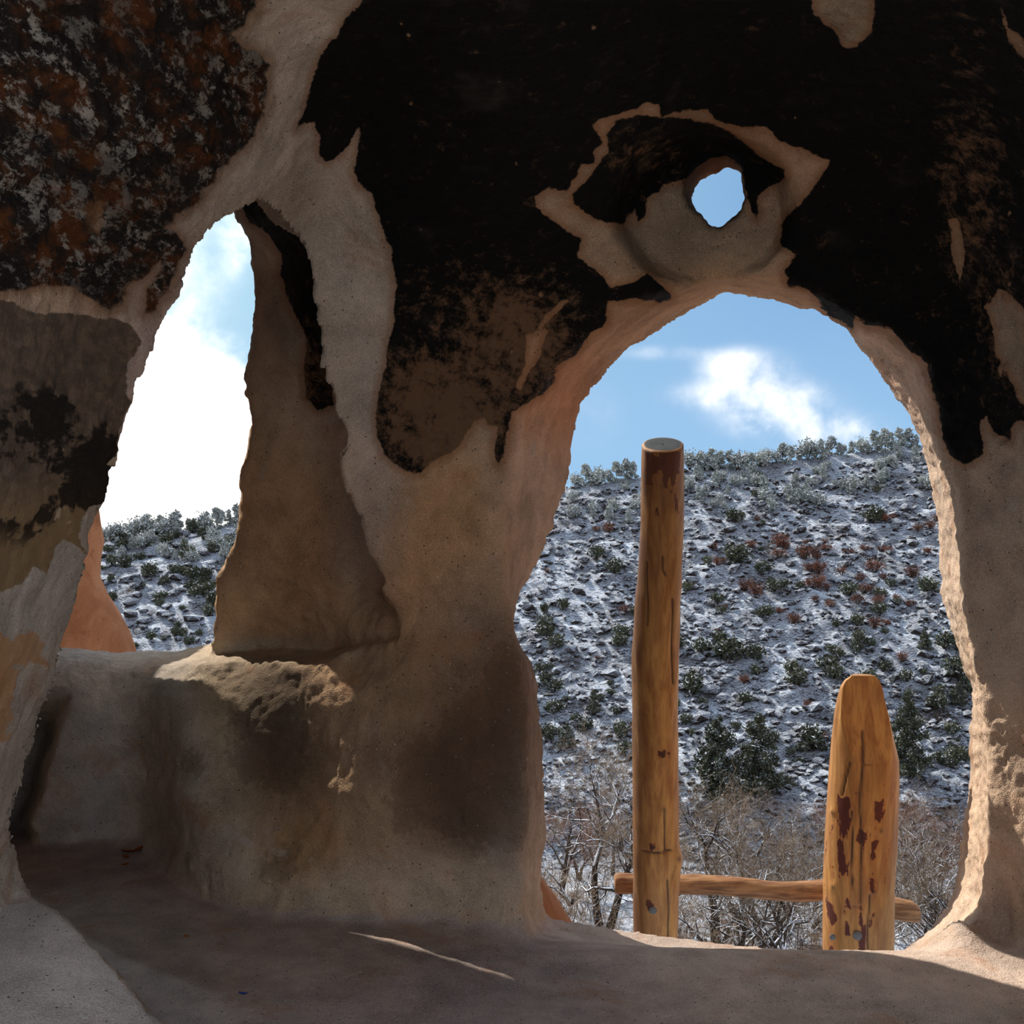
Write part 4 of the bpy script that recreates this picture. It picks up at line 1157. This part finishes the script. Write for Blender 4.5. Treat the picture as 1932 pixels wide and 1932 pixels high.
def pole(name, edges, ydep, bark_polys, cracks, parent, cap='round', knots=(), chisel=None, top_tilt=(0, 0), shade_stain=None, speckle=0):
    """edges: (py, px_left, px_right) from top to bottom; ydep(py) depth"""
    E = np.array(edges, dtype=np.float64)
    rows = 420; n = 120
    py = np.linspace(E[0, 0], E[-1, 0], rows)
    l = np.interp(py, E[:, 0], E[:, 1]); r = np.interp(py, E[:, 0], E[:, 2])
    yd = np.array([ydep(p) for p in py])
    cx = ((l + r) / 2 - 966) / F * yd; hw = (r - l) / 2 / F * yd
    cz = HC - (py - 966) / F * yd
    a = np.linspace(0, 2 * math.pi, n, endpoint=False)
    X = cx[:, None] + hw[:, None] * np.cos(a)[None]; Yv = yd[:, None] + hw[:, None] * np.sin(a)[None]
    Z = cz[:, None] + 0 * a[None]
    if top_tilt != (0, 0):
        wt = sstep(py, E[0, 0] + 90, E[0, 0])[:, None]
        Z = Z + wt * ((X - cx[:, None]) * top_tilt[0] + (Yv - yd[:, None]) * top_tilt[1])
    if chisel:
        fr = chisel(py)[:, None]       # how deep the front is cut away, share of the radius
        ylim = yd[:, None] - hw[:, None] * (1 - fr)
        Yv = np.maximum(Yv, ylim - 0.02 * hw[:, None] * np.abs(np.cos(a))[None])
    V = np.stack([X.ravel(), Yv.ravel(), Z.ravel()], 1).astype(np.float32)
    q = V.copy(); q[:, 2] *= .25
    rad = .0035 * vnoise(q, 10, 81) + .0018 * vnoise(q, 40, 82)
    nrmv = np.stack([np.cos(a), np.sin(a), 0 * a], 1)[None].repeat(rows, 0).reshape(-1, 3)
    PX = 966 + V[:, 0] / V[:, 1] * F; PY = 966 - (V[:, 2] - HC) / V[:, 1] * F
    frontm = (np.sin(a) < .1)[None].repeat(rows, 0).ravel()
    kn = np.zeros(len(V))
    for (kx, ky, kr) in knots:
        d = np.hypot(PX - kx, (PY - ky) * .7); g = np.exp(-(d / kr) ** 2) * frontm
        rad += .004 * g; kn = np.maximum(kn, np.exp(-(d / (kr * .38)) ** 2) * frontm * .75)
    ck = np.zeros(len(V))
    for cr in cracks:
        wpx = cr[0]; pl = cr[1]
        d = np.full(len(V), 1e9)
        for (ax, ay), (bx, by) in zip(pl[:-1], pl[1:]):
            t_ = np.clip(((PX - ax) * (bx - ax) + (PY - ay) * (by - ay)) / ((bx - ax) ** 2 + (by - ay) ** 2), 0, 1)
            d = np.minimum(d, np.hypot(PX - ax - t_ * (bx - ax) - 1.2 * np.sin(PY * .045), (PY - ay - t_ * (by - ay))))
        g = np.exp(-(d / (wpx * 1.5)) ** 2) * frontm; rad -= .005 * g; ck = np.maximum(ck, g)
    V = V + nrmv * rad[:, None]
    bark = np.full(len(V), -30.0)
    for bp in bark_polys: bark = np.maximum(bark, poly_sd(bp, PX.astype(np.float32), PY.astype(np.float32)))
    bark = np.where(frontm, bark, -30)
    bark = np.maximum(bark, -9.0 + 6 * speckle * np.exp(-((PY - 1650) / 220) ** 2)) if speckle else bark
    Q = [[j * n + k, j * n + (k + 1) % n, (j + 1) * n + (k + 1) % n, (j + 1) * n + k] for j in range(rows - 1) for k in range(n)]
    Vl = [V]; nv = len(V)
    # top cap: inset rings
    prev = np.arange(n); ring = V[:n]; ctr = ring.mean(0); grey = [np.zeros(len(V))]
    for f, up in ((.93, .004), (.85, .005), (.5, .005), (.05, .004)):
        nr = ctr + (ring - ctr) * f; nr[:, 2] += up; Vl.append(nr)
        cur = np.arange(nv, nv + n); nv += n
        Q += [[prev[k], cur[k], cur[(k + 1) % n], prev[(k + 1) % n]] for k in range(n)]
        prev = cur; grey.append(np.full(n, 0.0 if f == .93 else (1.0 if cap == 'grey' else .15)))
    Vall = np.concatenate(Vl)
    o = mesh_obj(name, Vall, np.array(Q), M_POLE, parent)
    ex = len(Vall) - len(V)
    add_attr(o.data, 'bark', np.concatenate([bark, np.full(ex, -30.0)]))
    add_attr(o.data, 'crack', np.concatenate([np.maximum(ck, kn), np.zeros(ex)]))
    add_attr(o.data, 'grey', np.concatenate(grey))
    tv = np.zeros(len(V)) if shade_stain is None else shade_stain(PX, PY)
    add_attr(o.data, 'shade_stain', np.concatenate([tv, np.zeros(ex)]))
    return o

ladder = empty('ladder', (0, 0, 0)); tag(ladder, 'peeled golden log ladder rising outside the doorway, one tall and one short pole', 'ladder')
def y1(py): return float(np.interp(py, [840, 1770, 2600], [2.98, 3.22, 3.34]))
def y2(py): return float(np.interp(py, [1280, 1800, 2600], [3.06, 3.16, 3.30]))
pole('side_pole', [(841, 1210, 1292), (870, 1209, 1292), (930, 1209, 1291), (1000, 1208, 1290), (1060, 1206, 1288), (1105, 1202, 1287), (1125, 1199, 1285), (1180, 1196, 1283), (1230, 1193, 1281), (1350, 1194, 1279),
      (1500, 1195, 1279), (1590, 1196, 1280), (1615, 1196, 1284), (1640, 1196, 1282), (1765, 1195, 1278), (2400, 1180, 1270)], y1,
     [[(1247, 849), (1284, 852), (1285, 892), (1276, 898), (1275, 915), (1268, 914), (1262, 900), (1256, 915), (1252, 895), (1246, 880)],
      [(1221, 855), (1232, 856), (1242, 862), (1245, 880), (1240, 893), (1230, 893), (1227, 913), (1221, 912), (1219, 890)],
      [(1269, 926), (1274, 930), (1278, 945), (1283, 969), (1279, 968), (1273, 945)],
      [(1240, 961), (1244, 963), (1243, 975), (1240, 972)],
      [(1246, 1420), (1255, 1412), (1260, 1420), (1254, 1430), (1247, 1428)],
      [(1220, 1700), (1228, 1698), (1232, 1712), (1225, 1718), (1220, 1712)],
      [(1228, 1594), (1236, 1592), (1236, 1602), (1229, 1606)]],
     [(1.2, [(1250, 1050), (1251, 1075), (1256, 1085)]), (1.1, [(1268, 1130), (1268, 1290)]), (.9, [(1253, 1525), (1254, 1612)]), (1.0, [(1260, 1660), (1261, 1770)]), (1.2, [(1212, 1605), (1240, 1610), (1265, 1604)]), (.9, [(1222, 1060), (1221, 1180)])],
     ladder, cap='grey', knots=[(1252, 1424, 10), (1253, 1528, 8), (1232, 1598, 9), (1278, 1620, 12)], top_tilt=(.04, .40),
     shade_stain=lambda X, Y: np.clip(.75 * (1 - sstep(X, 1200, 1236)) + .65 * (1 - sstep(Y, 850, 1250)), 0, .9))  # left side and top darkened in colour in place of shading
def chis(py):
    return np.interp(py, [1270, 1284, 1300, 1360, 1430, 1470], [.98, .86, .76, .52, .10, 0.0])
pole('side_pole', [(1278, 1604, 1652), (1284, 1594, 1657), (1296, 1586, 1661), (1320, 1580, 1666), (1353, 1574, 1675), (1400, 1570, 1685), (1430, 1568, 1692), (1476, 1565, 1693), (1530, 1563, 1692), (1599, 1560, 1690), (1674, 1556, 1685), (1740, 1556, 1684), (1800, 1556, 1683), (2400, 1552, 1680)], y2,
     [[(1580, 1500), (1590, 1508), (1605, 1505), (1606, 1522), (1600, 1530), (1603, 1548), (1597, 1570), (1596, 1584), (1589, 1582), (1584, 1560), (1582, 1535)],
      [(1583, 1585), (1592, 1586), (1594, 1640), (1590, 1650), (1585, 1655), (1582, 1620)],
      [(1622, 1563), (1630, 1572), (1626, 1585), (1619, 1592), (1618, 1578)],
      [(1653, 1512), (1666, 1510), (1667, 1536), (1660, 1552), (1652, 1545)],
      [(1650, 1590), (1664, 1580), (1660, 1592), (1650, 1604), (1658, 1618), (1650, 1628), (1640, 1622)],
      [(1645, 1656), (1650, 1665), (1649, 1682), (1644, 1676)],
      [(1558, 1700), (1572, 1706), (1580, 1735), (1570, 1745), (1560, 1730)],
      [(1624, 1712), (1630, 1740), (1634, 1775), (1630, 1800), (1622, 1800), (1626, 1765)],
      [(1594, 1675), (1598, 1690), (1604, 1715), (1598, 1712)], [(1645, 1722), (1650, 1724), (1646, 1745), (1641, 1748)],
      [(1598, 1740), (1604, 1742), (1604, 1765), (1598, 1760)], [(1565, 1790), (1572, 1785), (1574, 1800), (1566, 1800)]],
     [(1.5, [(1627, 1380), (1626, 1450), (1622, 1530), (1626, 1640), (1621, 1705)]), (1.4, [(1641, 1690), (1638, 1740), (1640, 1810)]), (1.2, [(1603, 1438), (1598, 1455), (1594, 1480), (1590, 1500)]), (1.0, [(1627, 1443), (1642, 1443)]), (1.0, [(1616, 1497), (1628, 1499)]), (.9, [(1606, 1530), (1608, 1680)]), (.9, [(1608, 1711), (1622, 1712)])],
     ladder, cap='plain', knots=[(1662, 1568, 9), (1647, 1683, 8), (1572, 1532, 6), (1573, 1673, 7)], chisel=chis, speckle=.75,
     shade_stain=lambda X, Y: .35 * np.exp(-((X - 1648) / 22.0) ** 2 - ((Y - 1470) / 60.0) ** 2) + .5 * np.exp(-((X - 1665) / 22.0) ** 2 - ((Y - 1790) / 50.0) ** 2))
def rung():
    ctr = [(1160, 1667, 33), (1168, 1667, 37), (1195, 1667, 36), (1282, 1669, 36), (1320, 1669, 37), (1359, 1671, 37), (1400, 1674, 37), (1434, 1678, 38), (1470, 1681, 37), (1498, 1682, 38), (1530, 1680, 38), (1554, 1678, 38), (1600, 1690, 38), (1650, 1706, 39), (1690, 1714, 41), (1722, 1720, 39), (1731, 1722, 33)]
    C = np.array(ctr, dtype=np.float64); yd0 = 3.36
    px = np.linspace(1160, 1731, 260); py = np.interp(px, C[:, 0], C[:, 1]); dm = np.interp(px, C[:, 0], C[:, 2])
    yy = yd0 - .06 * (px - 1160) / 570
    n = 40; V = []
    for k in range(len(px)):
        c = P(px[k], py[k], yy[k]); r_ = dm[k] / 2 / F * yy[k]
        for j in range(n):
            a_ = 2 * math.pi * j / n
            V.append((c.x, c.y + r_ * math.cos(a_), c.z + r_ * math.sin(a_)))
    V = np.array(V, dtype=np.float32); q = V.copy(); q[:, 0] *= .3
    ctrs = V.reshape(-1, n, 3).mean(1, keepdims=True).repeat(n, 1).reshape(-1, 3)
    V = ctrs + (V - ctrs) * (1 + .13 * vnoise(q, 30, 91) + .05 * vnoise(q, 90, 92))[:, None]
    Q = [[k * n + j, k * n + (j + 1) % n, (k + 1) * n + (j + 1) % n, (k + 1) * n + j] for k in range(len(px) - 1) for j in range(n)]
    Q = [tuple(x) for x in Q] + [tuple(range(n))[::-1], tuple(range((len(px) - 1) * n, len(px) * n))]
    o = mesh_obj('rung', V, Q, None, ladder)
    m, t, out = new_mat('rung_wood')
    co = t.n('ShaderNodeTexCoord').outputs['Object']
    st = t.n('ShaderNodeMapping', i={'Scale': (.08, 1, 1)}); t.t.links.new(co, st.inputs['Vector'])
    g_ = t.noise(st.outputs[0], 70, 6, .65, .3); b_ = t.noise(co, 9, 4, .6)
    c = t.mix(t.ramp(g_, .35, .65), lin(168, 122, 80), lin(104, 68, 42)); c = t.mix(t.ramp(b_, .5, .7, 0, .5), c, lin(120, 70, 44))
    finish(m, t, out, c, .7, g_, .5, .004, .3)
    o.data.materials.append(m)
rung()
def bolt(px, py, y, rpx):
    c = P(px, py, y); r_ = rpx / F * y
    bm = bmesh.new()
    bmesh.ops.create_uvsphere(bm, u_segments=20, v_segments=10, radius=1.0)
    for v in bm.verts:
        v.co = Vector((v.co.x * r_, v.co.z * r_ * .45, v.co.y * r_)) + c
    me = bpy.data.meshes.new('bolt'); bm.to_mesh(me); bm.free(); me.materials.append(M_STEEL)
    o = bpy.data.objects.new('bolt', me); COL.objects.link(o); o.parent = ladder
    o['label'] = 'grey metal bolt head'
bolt(1232, 1717, y1(1717) - .067, 8)
bolt(1618, 1765, y2(1765) - .098, 9)
bolt(1571, 1768, y2(1768) - .070, 6)

# ------------------------------------------------------------------ small litter on the floor
def floor_pt(px, py):
    lo_, hi_ = 1.5, 3.2
    for _ in range(40):
        mid_ = (lo_ + hi_) / 2
        h = float(floor_h(np.array([(px - 966) / F * mid_]), np.array([mid_]))[0])
        if 966 + F * h / mid_ > py: lo_ = mid_
        else: hi_ = mid_
    y = lo_; h = float(floor_h(np.array([(px - 966) / F * y]), np.array([y]))[0])
    return Vector(((px - 966) / F * y, y, HC - h))
def mat_flat(name, c, c2, sc=80):
    m, t, out = new_mat(name); co = t.n('ShaderNodeTexCoord').outputs['Object']
    finish(m, t, out, t.mix(t.noise(co, sc, 3), lin(*c), lin(*c2)), .8, spec=.1); return m
M_LEAF = mat_flat('dry_leaf', (190, 112, 50), (120, 62, 28)); M_BLUE = mat_flat('blue_scrap', (40, 80, 190), (30, 60, 150))
def leaf(name, px, py, L, rz, label, mat, wd=.55, group=None, curl=.5):
    c = floor_pt(px, py); r = random.Random(px * 7 + py)
    V = []; n = 9
    for k in range(n):
        f = k / (n - 1); w_ = wd * L * .5 * math.sin(math.pi * min(1, f * .93 + .05)) ** .8 * (1 + .25 * math.sin(f * 19))
        zc = curl * L * (f - .5) ** 2 + .004
        for s_ in (-1, 0, 1):
            V.append(((f - .5) * L, s_ * w_, zc + abs(s_) * curl * .4 * w_))
    V2 = [(x, y, z + .0012) for x, y, z in V]
    Q = []
    for k in range(n - 1):
        for j in (0, 1):
            a = k * 3 + j; Q.append((a, a + 3, a + 4, a + 1)); Q.append(tuple(i + 27 for i in (a + 1, a + 4, a + 3, a)))
    o = mesh_obj(name, V + V2, Q, mat); o.location = c + Vector((0, 0, .002)); o.rotation_euler = (r.uniform(-.2, .2), r.uniform(-.2, .2), rz)
    tag(o, label, 'leaf' if 'leaf' in name else 'litter', group)
leaf('dry_leaf', 246, 1612, .05, .3, 'curled orange-brown dry leaf in the niche corner, largest of the litter', M_LEAF, .6)
leaf('dry_leaf', 262, 1607, .032, 1.2, 'small dry leaf leaning at the niche corner, right of the large one', M_LEAF, .6)
leaf('dry_leaf', 238, 1622, .03, 2.2, 'small brown leaf just in front of the large curled leaf', M_LEAF, .5)
leaf('dry_leaf', 236, 1636, .022, .8, 'tiny faded leaf lying nearest the viewer in the niche', M_LEAF, .5)
leaf('dry_leaf', 350, 1772, .012, .4, 'tan leaf crumb on the dark floor below the niche', M_LEAF, .6)
leaf('blue_scrap', 461, 1881, .024, -.45, 'thin curved scrap of blue on the grey floor, low left', M_BLUE, .22)
